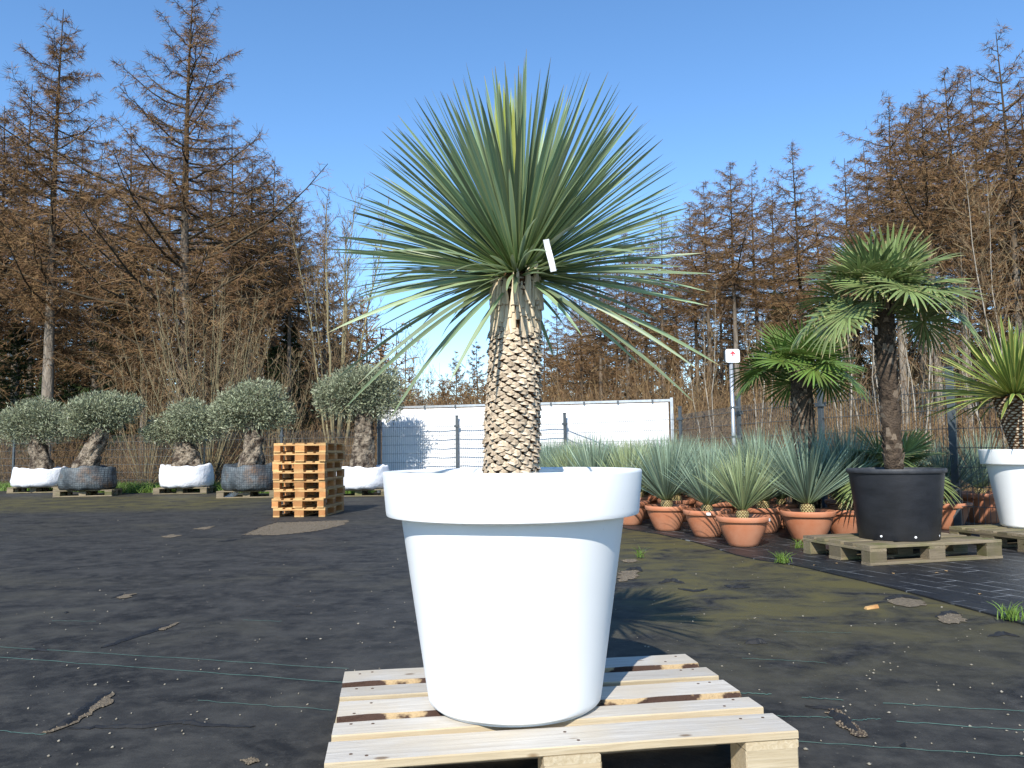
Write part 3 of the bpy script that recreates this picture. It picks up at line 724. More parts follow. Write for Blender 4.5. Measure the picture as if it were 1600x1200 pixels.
FAN = {m_: [fan_mesh(k, m_, (.34, .42, .5)[k], (.50, .46, .48)[k], droop=(.10, .22, .32)[k], pitch=(.15, .55, .85)[k]) for k in range(3)] for m_ in ('fan', 'fan2')}
def palm(name, loc, h, label, mat, nf_, r0, r1, fs, seed, lean_=(0, 0), elhi=80, ello=-35, pw=1.0, azs=None, stubs=260):
    q = random.Random(seed)
    t = thing(name, label, 'palm', loc)
    m = MB(); zz = np.linspace(0, 1, 14)
    m.tube([(lean_[0] * z, lean_[1] * z, h * z) for z in zz], [r0 + (r1 - r0) * z + .006 * math.sin(z * 23) for z in zz], 14)
    obj('trunk', m.mesh('palm_trunk', [M['fibre']], True), t)
    m = MB()
    for i in range(stubs):
        z = (i + .5) / stubs; th = i * 2.4; rr_ = r0 + (r1 - r0) * z
        o1 = Vector((math.cos(th), math.sin(th), 0)); t1 = Vector((-math.sin(th), math.cos(th), 0)); b_ = Vector((lean_[0] * z, lean_[1] * z, h * z)) + o1 * (rr_ - .006)
        wv = .026 * q.uniform(.7, 1.3); hh = .05 * q.uniform(.7, 1.5); ou = .016 * q.uniform(.6, 2.0)
        m.add([b_ - t1 * wv, b_ + t1 * wv, b_ + o1 * ou + Vector((0, 0, hh)) + t1 * wv * .45, b_ + o1 * ou + Vector((0, 0, hh)) - t1 * wv * .45, b_ + o1 * (ou - .012) + Vector((0, 0, hh * .9))],
              [(0, 1, 2, 3), (1, 4, 2), (0, 3, 4), (2, 4, 3)], q.random() < .35)
    o = obj('fibre_sheaths', m.mesh('sheaths', [M['fibre'], M['stub']]), t); o['kind'] = 'stuff'
    top = Vector((lean_[0], lean_[1], h - .03))
    for i in range(nf_):
        u = (i + .5) / nf_; el = R(elhi + (ello - elhi) * u ** pw + q.uniform(-8, 8)); az = (i * 2.399963 + q.uniform(-.3, .3))
        if azs and i in azs: az, el = azs[i]
        k = 0 if u < .3 else 1 if u < .7 else 2
        e_ = Matrix.Rotation(az, 3, 'Z') @ Matrix.Rotation(-el, 3, 'Y') @ Matrix.Rotation(q.uniform(-.5, .5), 3, 'X')
        obj('frond', FAN[mat][k], t, top + Vector((math.cos(az) * .03, math.sin(az) * .03, -.10 * u)), e_.to_euler(), fs * q.uniform(.85, 1.1))
    return t
# black tub on its pallet
M['black'] = pmat('black_plastic', (.012, .0135, .017), (.026, .028, .034), 5, .5, .12, 40, 0, spec=.45, stretch=(1, 1, 2.5))
M['scuff'] = pmat('scuffed_black_rim', (.02, .022, .027), (.05, .052, .058), 14, .55, .2, 60, 0)
pa, pb = at(1355, 885, Z2), at(1262, 866, Z2)
yawA = R(15)
cA = pa + Matrix.Rotation(yawA, 3, 'Z') @ Vector((.60 * 1.05, .40, 0)); cA.z = Z2 + .0005
pallet('old', cA, yawA, 'mossy old pallet under the black tub with the palm')
BT = at(1405, 846, Z2 + .145); BT = BT + Vector((BT.x, BT.y, 0)).normalized() * .27; BT.z = Z2 + .1455
t = thing('black_tub', 'large black plastic tub on a mossy pallet holding the tall palm', 'planter', BT)
m = MB(); m.lathe([(.02, 0), (.285, 0), (.293, .008), (.350, .515), (.351, .518)], 56); obj('wall', autosmooth(m.mesh('black_wall', [M['black']])), t)
m = MB(); m.lathe([(.3495, .5165), (.362, .5165), (.366, .522), (.367, .545), (.364, .550), (.352, .550), (.348, .545), (.340, .50)], 56); obj('rim', autosmooth(m.mesh('black_rim', [M['scuff']])), t)
m = MB(); m.lathe([(.001, .52), (.2, .517), (.345, .512)], 32); obj('soil', m.mesh('black_soil', [M['soil']]), t)
m = MB(); m.lathe([(.012, 0), (.012, .003), (.007, .0045)], 10, caps=True); RIV = m.mesh('drain_plug', [M['tagmat']])
for a_ in (-2.45, -1.62, -.75):
    obj('drain_plug', RIV, t, (math.cos(a_) * .2935, math.sin(a_) * .2935, .035), (0, math.pi / 2, a_), .8)
palm('fan_palm', (BT.x - .01, BT.y, BT.z + .515), 1.37, 'tall fan palm with a shaggy brown trunk in the black tub', 'fan2', 30, .066, .078, .80, 3, (-.02, 0), 78, -4, .9,
     {29: (-1.6, R(20)), 28: (-2.7, R(4)), 27: (-.4, R(2)), 26: (3.4, R(-4)), 25: (-.9, R(22)), 24: (.3, R(-6)), 23: (-2.2, R(30))})
b2 = Vector((PALM2.x, 8.6, Z2))
palm('fan_palm', b2, 1.70, 'fan palm with deep green fronds and thick shaggy trunk in the yucca bed', 'fan', 20, .15, .10, .84, 8, (.0, 0), 66, -6, .9, stubs=420)
b3 = Vector((PALM3.x, 7.7, Z2))
palm('fan_palm', b3, .62, 'low fan palm spreading behind the black tub', 'fan2', 13, .09, .07, .72, 14, (0, 0), 70, 0)
mt_ = MB(); p_ = atd(1369, 517, BT.y - .13); mt_.box(p_.x - .010, p_.x + .010, p_.y - .001, p_.y + .001, p_.z - .03, p_.z + .03); tag(obj('plant_tag', mt_.mesh('palm_tag', [M['tagmat']])), 'small white tag on the trunk of the tall fan palm', 'tag')

# ------------------------------------------------------------------ white tub with the variegated yucca
WT = at(1590, 823, Z2 + .145); 
WT = Vector((5.02 * 0 + atd(1612, 760, 7.05).x, 7.05, Z2 + .1455))
cB = Vector((WT.x + .02, WT.y - .06, Z2 + .0005))
pallet('old', cB, R(15), 'grey old pallet under the white tub with the yellow-edged yucca')
tub(WT, 'white plastic tub with the yellow-edged yucca beside the black tub', 1.02, 64)
M['vari'] = leafmat('variegated_leaf', (.20, .26, .05), (.16, .24, .06), (.28, .13, .07), edge=(.56, .53, .15), rough=.42, trans=.2, tip0=.96, base1=.2, vary=.25)
vy = thing('variegated_yucca', 'yellow-edged yucca on a thick leaning trunk in the right white tub', 'yucca', (WT.x + .0, WT.y, WT.z + .62))
VH = Vector((-.10, 0, .53)); m = MB(); zz = np.linspace(0, 1, 12)
m.tube([(VH.x * z, 0, VH.z * 1.05 * z) for z in zz], [.125 + .055 * z for z in zz], 20); obj('trunk', m.mesh('vari_trunk', [M['scaled']], True), vy)
for r_ in range(22):
    for c_ in range(16):
        z = .02 + r_ * .0445; th = 2 * math.pi * (c_ + .5 * (r_ % 2)) / 16
        if math.sin(th) > .35: continue
        rr_ = .123 + .055 * z
        obj('leaf_scar', SC[(r_ + c_) % 6], vy, (VH.x * z + math.cos(th) * rr_, math.sin(th) * rr_, VH.z * z), (0, .1, th), (.8, 1.35, 1.0))
VB = [blade(.66, .0150, d_, t_, 200 + i, M['vari'], 8, None, .45) for i, (d_, t_) in enumerate(((.0, .1), (.15, -.2), (.35, .2), (.55, 0)))]
q = random.Random(31)
for i in range(240):
    u = (i + .5) / 240; el = math.asin(max(-1, 1 - 1.12 * u)) + q.uniform(-.1, .1); az = i * 2.399963 + q.uniform(-.2, .2)
    k = 0 if el > .8 else 1 if el > .4 else q.choice((1, 2)) if el > .1 else q.choice((2, 3))
    e_ = Matrix.Rotation(az, 3, 'Z') @ Matrix.Rotation(-el, 3, 'Y') @ Matrix.Rotation(q.uniform(-.4, .4), 3, 'X')
    s_ = q.uniform(.82, 1.08) * (1.1 if (math.cos(az) < -.3 and el < .35) else 1)
    obj('leaf', VB[k], vy, (VH.x + math.cos(az) * .10 * math.cos(el), math.sin(az) * .10 * math.cos(el), VH.z + .03 + (el - .5) * .04), e_.to_euler(), s_)

# ------------------------------------------------------------------ olive trees on pallets
M['olbark'] = pmat('olive_bark', (.045, .030, .02), (.31, .255, .19), 7, .95, 1, 16, .15, bdist=.12, lo=.40, hi=.60)
M['olleaf'] = leafmat('olive_leaf', (.19, .21, .115), (.225, .245, .15), (.28, .30, .20), rough=.42, trans=.15, vary=.6, tip0=.6)
M['oltwig'] = pmat('olive_twig', (.12, .10, .07), (.2, .17, .12), 10, .9, 0, rnd=.1)
M['sack'] = pmat('white_woven_sack', (.80, .80, .82), (.70, .71, .74), 4, .6, .5, 10, .04, bdist=.03)
M['net'] = None
def net_mat():
    m, n, l, b = newmat('dark_net_sack')
    v = coords(n, l)
    br = n.new('ShaderNodeTexBrick'); 
    mp = n.new('ShaderNodeMapping'); mp.inputs['Rotation'].default_value = (R(90), 0, 0); l.new(v, mp.inputs[0]); l.new(mp.outputs[0], br.inputs[0])
    br.inputs['Scale'].default_value = 1; br.inputs['Brick Width'].default_value = .045; br.inputs['Row Height'].default_value = .045; br.offset = 0; br.inputs['Mortar Size'].default_value = .004
    c = mixc(n, l, ramp(n, l, noise(n, l, 3.5, 6, v, .65), .40, .62), (.028, .036, .042), (.115, .135, .145))
    c = mixc(n, l, ramp(n, l, noise(n, l, 2.2, 4, v), .55, .7), c, (.12, .065, .03))
    c = mixc(n, l, br.outputs['Fac'], c, (.025, .03, .035))
    l.new(c, b.inputs['Base Color']); b.inputs['Roughness'].default_value = .6; bump(n, l, b, noise(n, l, 9, 5, v), .7, .04); return m
M['net'] = net_mat()
def sack_mesh(seed, r, h, mat, sq=.75, top=.05, seg=44):
    q = np.random.RandomState(seed); ph = q.uniform(0, 6, 8)
    prof = [(.60, 0), (.92, .015), (1.0, .10), (1.03, .3), (1.02, .55), (.99, .8), (.97, .93), (.95, 1.0), (.90, 1.01), (.80, .93), (.3, .90), (.01, .92)]
    v = []
    for k, (pr, z) in enumerate(prof):
        for i in range(seg):
            t = 2 * math.pi * i / seg
            sqr = (abs(math.cos(t)) ** 4 + abs(math.sin(t)) ** 4) ** (-.25)
            rr_ = r * pr * (1 + .13 * (sqr - 1)) * (1 + .035 * math.sin(3 * t + ph[0]) + .025 * math.sin(7 * t + ph[1] + z * 4) + .014 * math.sin(17 * t + ph[2] + z * 9))
            zz_ = z * h * (1 + (top * math.sin(2 * t + ph[3]) + top * .6 * math.sin(5 * t + ph[4])) * (z > .5)) + .012 * math.sin(11 * t + 9 * z + ph[5]) * (0 < z)
            v.append((rr_ * math.cos(t), rr_ * math.sin(t), max(zz_, 0)))
    f = [(j * seg + i, j * seg + (i + 1) % seg, (j + 1) * seg + (i + 1) % seg, (j + 1) * seg + i) for j in range(len(prof) - 1) for i in range(seg)]
    f.append(tuple(range(seg))[::-1])
    return mesh_from('sack', v, f, [M[mat]], True)
def gnarled(path, rad, seed, seg=26, amp=.22):
    """an old trunk: a bent tube with folds, burls and holes"""
    q = np.random.RandomState(seed); ph = q.uniform(0, 6.3, 12); n = 30
    P_ = [np.array(p, float) for p in path]; k = np.linspace(0, len(P_) - 1, n)
    v = []
    for a in k:
        i = min(int(a), len(P_) - 2); u = a - i; u2 = u * u * (3 - 2 * u)
        c = P_[i] * (1 - u2) + P_[i + 1] * u2; rr_ = np.interp(a, range(len(rad)), rad); h = a / (len(P_) - 1)
        for j in range(seg):
            t = 2 * math.pi * j / seg
            w_ = 1 + amp * (.5 * math.sin(3 * t + 5 * h + ph[0]) + .38 * math.sin(5 * t - 7 * h + ph[1]) + .3 * math.sin(2 * t + 14 * h + ph[2]) + .32 * math.sin(8 * t + 19 * h + ph[3]) + .26 * math.sin(11 * t - 26 * h + ph[4]))
            v.append(c + np.array([math.cos(t) * rr_ * w_, math.sin(t) * rr_ * w_, .03 * math.sin(4 * t + 9 * h + ph[5])]))
    f = [(a * seg + j, a * seg + (j + 1) % seg, (a + 1) * seg + (j + 1) % seg, (a + 1) * seg + j) for a in range(n - 1) for j in range(seg)] + [tuple(range((n - 1) * seg, n * seg))]
    return v, f
def leaf_cloud(seed, blobs, n, size, mat, flat=.3, shell=.55, name='crown', up=.35):
    """leaves in clumps: blobs are (centre, radii); more leaves towards the outside of each blob"""
    q = np.random.RandomState(seed)
    extra = []
    for c_, r_ in blobs:                                       # smaller tufts that break up the outline
        for _ in range(9):
            d_ = q.normal(size=3); d_[2] = abs(d_[2]) * .8 - .2; d_ /= np.linalg.norm(d_); k_ = q.uniform(.20, .36)
            extra.append((tuple(np.array(c_) + d_ * np.array(r_) * q.uniform(.85, 1.08)), (r_[0] * k_, r_[1] * k_, r_[2] * k_ * 1.1)))
    blobs = list(blobs) + extra
    vol = np.array([b[1][0] * b[1][1] * b[1][2] * (1 if i_ < len(blobs) - len(extra) else 1.9) for i_, b in enumerate(blobs)]); pick = q.choice(len(blobs), n, p=vol / vol.sum())
    cen = np.array([b[0] for b in blobs])[pick]; rad = np.array([b[1] for b in blobs])[pick]
    d = nrm(q.normal(size=(n, 3))); rr_ = np.clip(1 - q.normal(.06, shell * .42, n), .15, 1.28) * (1 + .12 * np.sin(d[:, 0] * 7 + seed) * np.cos(d[:, 1] * 6 + d[:, 2] * 5))
    # shoots: leaves gather along short twigs that point outward
    P_ = cen + d * rad * rr_[:, None]
    ax = nrm(d * .8 + q.normal(0, .6, (n, 3)) + np.array([0, 0, up]))
    ln = size * q.uniform(.7, 1.3, n); wd_ = ln * .13
    s = np.array([0, .5, 1.]); C = P_[:, None] + ax[:, None] * (ln[:, None] * s)[..., None]
    W = wd_[:, None] * np.array([.35, 1, .12]); sd_ = perp(q, ax)
    v, f, a = ribbons(C, W, sd_[:, None], 0, rnd=q.rand(n))
    return mesh_from(name, v, f, [M[mat]], False, a)
def olive(px, py, sackk, sr_h, path, rad, blobs, label, plabel, seed, n=11000, fork=(), leafsize=.066, sackcol='sack'):
    p = at(px, py); away = Vector((p.x, p.y, 0)).normalized()
    pc = p + away * .42; rz = math.atan2(-away.x, away.y) * .35 + R(random.Random(seed).uniform(-4, 4)); pc.z = .0005
    pallet('old', pc, rz, plabel)
    pc = pc.copy(); pc.z = .1452
    t = thing('olive_tree', label, 'olive tree', pc)
    sr, sh = sr_h
    sk = obj('root_ball_sack', sack_mesh(seed, sr, sh, sackcol), t)
    path = [(x, y, z + sh - .06) for x, y, z in path]
    V, Fc = gnarled(path, rad, seed)
    m = MB(); m.add(V, Fc)
    for (a_, b_, r_) in fork:
        a_ = Vector(a_); b_ = Vector(b_); a_.z += sh - .06; b_.z += sh - .06; mid_ = (a_ + b_) / 2 + Vector((0, .03, -.05)); m.tube([a_, mid_, b_], [r_, r_ * .8, r_ * .4], 9)
    obj('trunk', m.mesh('olive_trunk', [M['olbark']], True), t)
    bl = [((x * .94, y, z + sh - .06), tuple(k_ * .90 for k_ in r)) for (x, y, z), r in blobs]
    c = obj('crown', leaf_cloud(seed, bl, int(n * 1.35), leafsize, 'olleaf'), t)
    q = np.random.RandomState(seed + 3)
    top = np.array(path[-1]); nb = 90
    pick = q.randint(0, len(bl), nb); tgt = np.array([bl[i][0] for i in pick]) + nrm(q.normal(size=(nb, 3))) * np.array([bl[i][1] for i in pick]) * .85
    s = np.linspace(0, 1, 6)[None, :, None]
    C = top + (tgt[:, None] - top) * s; C[..., 2] += .1 * np.sin(s[..., 0] * 3.1)
    v, f = tubes(C, np.repeat(np.linspace(.018, .004, 6)[None], nb, 0), 4)
    obj('branches', mesh_from('olive_branches', v, f, [M['oltwig']]), t)
    return t
olive(62, 770, 0, (.60, .46), [(.05, 0, 0), (.0, 0, .3), (-.10, 0, .62), (-.14, 0, .9)], [.26, .21, .19, .14], [((-.25, 0, 1.25), (.72, .6, .48)), ((.35, 0, 1.12), (.58, .5, .40)), ((-.65, .1, 1.1), (.5, .45, .42)), ((.05, -.1, 1.45), (.5, .5, .33))],
      'greyish olive tree with a low spreading crown by the dark fence post', 'grey pallet under the greyish olive tree by the dark post', 41, 12000)
olive(138, 776, 0, (.56, .50), [(-.10, 0, 0), (.0, 0, .3), (.16, 0, .62), (.26, 0, .95)], [.30, .22, .19, .13], [((.08, 0, 1.22), (.60, .55, .40)), ((.55, 0, 1.35), (.55, .5, .36)), ((.25, -.1, 1.42), (.5, .5, .30)), ((-.28, 0, 1.02), (.34, .4, .26))],
      'olive tree with a leaning burled trunk in a dark rust-stained net sack', 'pallet under the leaning olive in the rust-stained net sack', 42, 11000, (((.15, 0, .6), (.45, 0, 1.15), .07),), sackcol='net')
olive(290, 772, 0, (.57, .50), [(.0, 0, 0), (.03, 0, .2), (.02, 0, .42), (-.04, 0, .62)], [.32, .27, .25, .15], [((-.25, 0, .92), (.66, .55, .36)), ((.35, 0, 1.0), (.60, .55, .42)), ((.1, -.1, 1.22), (.5, .5, .33)), ((-.65, 0, .82), (.42, .4, .26))],
      'short-trunked olive tree in a white sack torn along its bottom', 'pallet under the short-trunked olive tree in the torn white sack', 43, 11000)
olive(392, 778, 0, (.56, .52), [(-.03, 0, 0), (.0, 0, .3), (.05, 0, .6), (.0, 0, .95)], [.27, .20, .17, .13], [((.0, 0, 1.25), (.72, .62, .44)), ((.1, -.05, 1.48), (.55, .5, .33)), ((-.4, 0, 1.15), (.45, .4, .33)), ((.45, 0, 1.1), (.42, .4, .3))],
      'round-crowned olive tree in a grey net sack beside the pallet stack', 'pallet under the round-crowned olive tree beside the pallet stack', 44, 12000, sackcol='net')
olive(565, 776, 0, (.55, .46), [(.0, 0, 0), (.02, 0, .4), (.05, 0, .8), (.06, 0, 1.15)], [.29, .21, .19, .15], [((-.35, 0, 1.55), (.62, .55, .46)), ((.3, 0, 1.6), (.62, .55, .50)), ((.0, -.1, 1.82), (.62, .55, .32)), ((.5, .1, 1.3), (.35, .35, .28)), ((-.7, 0, 1.35), (.35, .35, .26))],
      'dark green olive tree in a white sack between pallet stack and screen', 'pallet under the dark green olive tree beside the white screen', 45, 14000)
# loose flap of cloth hanging from the net sack
fp = at(352, 778); m = MB()
ptsL = [(0, 0, .003), (.13, .03, .05), (.22, .06, .2), (.30, .10, .42)]
vv = []
for k, (x, y, z) in enumerate(ptsL):
    wv = (.14, .10, .07, .05)[k]; vv += [(fp.x + x - wv, fp.y + y, z), (fp.x + x, fp.y + y - .03, z + .01), (fp.x + x + wv, fp.y + y + .02, z)]
vv += [(a, b + .006, c) for a, b, c in vv]
fs = [(3 * k + j, 3 * k + j + 1, 3 * k + j + 4, 3 * k + j + 3) for k in range(3) for j in range(2)]
m.add(vv, fs + [tuple(i + 12 for i in q_[::-1]) for q_ in fs] + [(0, 3, 15, 12), (3, 6, 18, 15), (6, 9, 21, 18), (2, 14, 17, 5), (5, 17, 20, 8), (8, 20, 23, 11), (0, 12, 13, 1), (1, 13, 14, 2)])
tag(obj('cloth_strip', m.mesh('cloth_strip', [M['sack']], True)), 'torn strip of white cloth hanging down beside the grey net sack', 'cloth')

# ------------------------------------------------------------------ fence, screen and sign
M['post'] = pmat('anthracite_post', (.045, .055, .065), (.075, .09, .10), 12, .45, .1, 40, 0)
M['wire'] = pmat('fence_wire', (.06, .07, .075), (.10, .11, .115), 12, .5, 0, rnd=0)
M['galv'] = pmat('galvanised_steel', (.36, .39, .41), (.50, .52, .54), 12, .4, .1, 40, 0, metal=.55)
M['screen'] = pmat('white_screen_cloth', (.80, .80, .80), (.74, .75, .76), 2.5, .7, .35, 6, 0, bdist=.02, stretch=(1, 1, .5))
def wire_panel(a, b, h, parent, org, z0=.06):
    a = Vector((a[0], a[1], 0)) - org; b = Vector((b[0], b[1], 0)) - org; L = (b - a).length; d = (b - a) / L; nn = Vector((-d.y, d.x, 0)); m = MB()
    for z in np.arange(z0, h - .02, .2):
        for s_ in (-1, 1): m.bar(a + d * .03 + nn * .007 * s_ + Vector((0, 0, z)), b - d * .03 + nn * .007 * s_ + Vector((0, 0, z)), .0050, 4, 0, None, False)
    for x in np.arange(.05, L - .03, .05):
        m.bar(a + d * x + Vector((0, 0, z0 - .03)), a + d * x + Vector((0, 0, h)), .0034, 3, 0, None, False)
    obj('wire_panel', m.mesh('wire_panel', [M['wire']]), parent)
def fence(pts, h, label, wd=.06, ph=None, post_from=0):
    org = Vector((pts[0][0], pts[0][1], 0)); t = thing('wire_fence', label, 'fence', org)
    for i, p in enumerate(pts):
        q_ = Vector((p[0], p[1], 0)) - org; m = MB(); k = min(i, len(pts) - 2)
        m.box(-wd / 2, wd / 2, -wd / 3, wd / 3, -.3, (ph or h) + .03); m.box(-wd * .6, wd * .6, -wd / 2, wd / 2, (ph or h) + .03, (ph or h) + .045); m.box(-wd * .95, wd * .95, -wd * .55, wd * .55, h - .14, h - .09)
        if i >= post_from: obj('post', m.mesh('post', [M['post']]), t, q_, (0, 0, math.atan2(pts[k + 1][1] - pts[k][1], pts[k + 1][0] - pts[k][0])))
    for a, b in zip(pts[:-1], pts[1:]): wire_panel(a, b, h, t, org)
    return t
def gp(px, d): p = atd(px, 700, d); return (p.x, p.y)
fence([gp(592, 18.08), gp(714, 17.68), gp(883, 17.08), gp(1064, 15.1)], 1.58, 'dark wire fence in front of the long white screen', .055, 1.66)
fence([gp(1066, 15.05), gp(1156, 12.3), gp(1285, 10.2), gp(1490, 8.2), (6.6, 6.2)], 1.55, 'dark wire fence with blue-grey posts beside the yucca bed', .07, 1.66, 1)
fence([gp(590, 18.12), gp(440, 19.4), gp(285, 20.3), gp(146, 21.2), gp(22, 22.0), gp(-150, 23)], 1.45, 'low wire fence behind the olive trees along the wood', .06, 1.5, 1)
# white screen
sa, sb = atd(594, 640, 18.25), atd(1047, 627, 16.7); ST_ = 1.92
org = Vector((sa.x, sa.y, 0)); dv = Vector((sb.x - sa.x, sb.y - sa.y, 0)); LS = dv.length; az_ = math.atan2(dv.y, dv.x)
scr = thing('white_screen', 'long white cloth screen on a steel frame behind the wire fence', 'screen', org, az_)
m = MB(); nx_ = 60
vv = []; q = random.Random(3)
for i in range(nx_ + 1):
    x = .04 + (LS - .08) * i / nx_
    for j in range(7): vv.append((x, .012 * math.sin(i * .9 + j * .5) * (j not in (0, 6)) + q.uniform(-.004, .004), .05 + (ST_ - .09) * j / 6))
k0 = len(vv); vv += [(x, y + .02, z) for x, y, z in vv]
fs = [(i * 7 + j, (i + 1) * 7 + j, (i + 1) * 7 + j + 1, i * 7 + j + 1) for i in range(nx_) for j in range(6)]
m.add(vv, fs + [tuple(a + k0 for a in f_[::-1]) for f_ in fs]); obj('cloth', m.mesh('cloth', [M['screen']], True), scr)
m = MB(); m.box(0, LS, -.025, .045, ST_ - .02, ST_ + .03); obj('top_rail', m.mesh('rail', [M['galv']]), scr)
for x in (-.06, LS * .25, LS * .5, LS * .75, LS + .001):
    m = MB(); m.box(x, x + .06, .035 if 0 < x < LS - .1 else -.03, .095 if 0 < x < LS - .1 else .05, -.3, ST_ + (.028 if 0 < x < LS - .1 else .06)); obj('frame_post', m.mesh('frame_post', [M['galv']]), scr)
m = MB(); m.box(-.02, .02, -.035, -.026, -.045, .025); CL = m.mesh('clip', [M['post']])
for i in range(9): obj('clip', CL, scr, (LS * (i + .5) / 9, 0, ST_))
# sign post
sp_ = gp(1147, 12.15); t = thing('sign_post', 'galvanised pole with a small white sign showing a red arrow', 'sign', (sp_[0], sp_[1], 0))
sz0, sz1 = atd(1147, 567, 12.15).z, atd(1149, 546, 12.15).z
m = MB(); m.tube([(0, 0, -.2), (0, 0, sz0 + .12)], [.03, .03], 14); obj('pole', m.mesh('pole', [M['galv']], True), t)
for z in (.55, 1.05, 1.5):
    m = MB(); m.box(-.035, .10, -.034, .034, z, z + .03); obj('clamp', m.mesh('clamp', [M['post']]), t)
sw, sh_ = .112, (sz1 - sz0) / 2; pr = []
for cx, cy, a0 in ((sw - .03, sh_ - .03, 0), (-sw + .03, sh_ - .03, 90), (-sw + .03, -sh_ + .03, 180), (sw - .03, -sh_ + .03, 270)):
    for k in range(6): a_ = R(a0 + 18 * k); pr.append((cx + .03 * math.cos(a_), cy + .03 * math.sin(a_)))
m = MB(); n_ = len(pr); m.add([(x, -.05, y) for x, y in pr] + [(x, -.03, y) for x, y in pr], [tuple(range(n_)), tuple(range(n_, 2 * n_))[::-1]] + [(i, n_ + i, n_ + (i + 1) % n_, (i + 1) % n_) for i in range(n_)])
M['signw'] = pmat('white_sign_face', (.80, .80, .80), (.76, .76, .77), 10, .35, 0, rnd=0); M['signr'] = pmat('red_sign_print', (.55, .03, .05), (.5, .03, .05), 10, .4, 0, rnd=0)
M['signp'] = pmat('faded_red_print', (.72, .42, .43), (.70, .46, .47), 10, .4, 0, rnd=0)
sg = obj('sign_plate', m.mesh('sign_plate', [M['signw']]), t, (.012, 0, (sz0 + sz1) / 2), (0, 0, .12))
m = MB(); m.box(-.012, -.0, -.029, .03, -sh_ * .85, sh_ * .85); b_ = obj('sign_box', m.mesh('sign_box', [M['post']]), t, (-.085, 0, (sz0 + sz1) / 2), (0, 0, .12))
m = MB()
def flat(pts_, y=-.0525): m.add([(x, y, z) for x, z in pts_], [tuple(range(len(pts_)))])
flat([(-.010, -.005), (.010, -.005), (.010, .05), (-.010, .05)]); flat([(0, .075), (-.045, .03), (-.030, .018), (0, .048)]); flat([(0, .075), (0, .048), (.030, .018), (.045, .03)])
obj('arrow_print', m.mesh('arrow', [M['signr']]), sg)
m = MB()
for cx in (-.025, .025):                                       # a small bicycle pictogram
    for k in range(12):
        a0_, a1_ = 2 * math.pi * k / 12, 2 * math.pi * (k + 1) / 12
        flat([(cx + .018 * math.cos(a0_), -.062 + .018 * math.sin(a0_)), (cx + .018 * math.cos(a1_), -.062 + .018 * math.sin(a1_)), (cx + .012 * math.cos(a1_), -.062 + .012 * math.sin(a1_)), (cx + .012 * math.cos(a0_), -.062 + .012 * math.sin(a0_))])
flat([(-.025, -.065), (-.010, -.038), (-.006, -.040), (-.021, -.067)]); flat([(-.010, -.038), (.015, -.038), (.015, -.043), (-.010, -.043)]); flat([(.025, -.065), (.012, -.032), (.016, -.031), (.029, -.064)])
obj('bicycle_print', m.mesh('bicycle', [M['signp']]), sg)
# two stakes with white caps behind the olives
M['stake'] = pmat('grey_stake', (.30, .25, .18), (.42, .37, .29), 12, .85, .4, 40, .1); M['bluecap'] = pmat('blue_ribbon', (.10, .14, .26), (.2, .25, .38), 12, .6, 0, rnd=0)
for px, ty, d_, lab in ((319, 684, 19.3, 'wooden stake with a white and blue cap beside the moss-green stems'), (391, 679, 17.6, 'thin stake with a white and blue cap behind the round-crowned olive')):
    b_ = gp(px, d_); t = thing('capped_stake', lab, 'stake', (b_[0], b_[1], 0)); zt = atd(px, ty, d_).z
    m = MB(); m.tube([(0, 0, -.1), (.01, 0, zt * .5), (0, 0, zt)], [.028, .025, .022], 8); obj('stake', m.mesh('stake', [M['stake']], True), t)
    m = MB(); m.lathe([(.02, zt - .10), (.055, zt - .09), (.06, zt - .04), (.05, zt - .03)], 12, caps=True); obj('ribbon', m.mesh('ribbon', [M['bluecap']]), t)
    m = MB(); m.lathe([(.045, zt - .03), (.06, zt - .02), (.055, zt + .02), (.02, zt + .05)], 12, caps=True); obj('cap', m.mesh('cap', [M['sack']], True), t)

# ------------------------------------------------------------------ the wood
M['larchbark'] = pmat('larch_bark', (.13, .105, .082), (.30, .26, .21), 6, .95, 1, 16, .15, stretch=(1, 1, .3), bdist=.04)
def bark_by_height(name, low1, low2, high, z0, z1):
    m, n, l, b = newmat(name); v = coords(n, l, (1, 1, .3)); f = ramp(n, l, noise(n, l, 6, 5, v), .3, .7); c = mixc(n, l, f, low1, low2)
    sp_ = n.new('ShaderNodeSeparateXYZ'); t_ = n.new('ShaderNodeTexCoord'); l.new(t_.outputs['Object'], sp_.inputs[0])
    c = mixc(n, l, ramp(n, l, sp_.outputs[2], z0, z1), c, high)
    l.new(c, b.inputs['Base Color']); b.inputs['Roughness'].default_value = .95; b.inputs['Specular IOR Level'].default_value = .2
    bump(n, l, b, noise(n, l, 16, 4, v), 1, .04); return m
M['larchbark'] = bark_by_height('larch_bark', (.13, .105, .082), (.30, .26, .21), (.060, .043, .028), 5.5, 10)    # grey old bark below, brown young bark above
M['larchlimb'] = pmat('larch_branch', (.026, .020, .014), (.070, .056, .032), 3, .95, 0, rnd=.15)
M['twig'] = leafmat('larch_twig', (.155, .095, .047), (.20, .122, .060), (.235, .147, .077), rough=.85, trans=.0, spec=.1, vary=.38)
M['sprucen'] = leafmat('spruce_needles', (.018, .030, .010), (.035, .055, .016), (.05, .075, .022), rough=.7, trans=.05, spec=.2, vary=.4)
M['stemy'] = pmat('young_bark', (.155, .13, .070), (.25, .215, .12), 5, .85, .3, 20, .15)
M['stemw'] = pmat('pale_birch_bark', (.24, .21, .165), (.38, .34, .28), 5, .8, .3, 20, .12)
M['stemtwig'] = leafmat('bare_twig', (.16, .12, .065), (.18, .13, .075), (.20, .13, .085), rough=.85, trans=0, spec=.1, vary=.3)
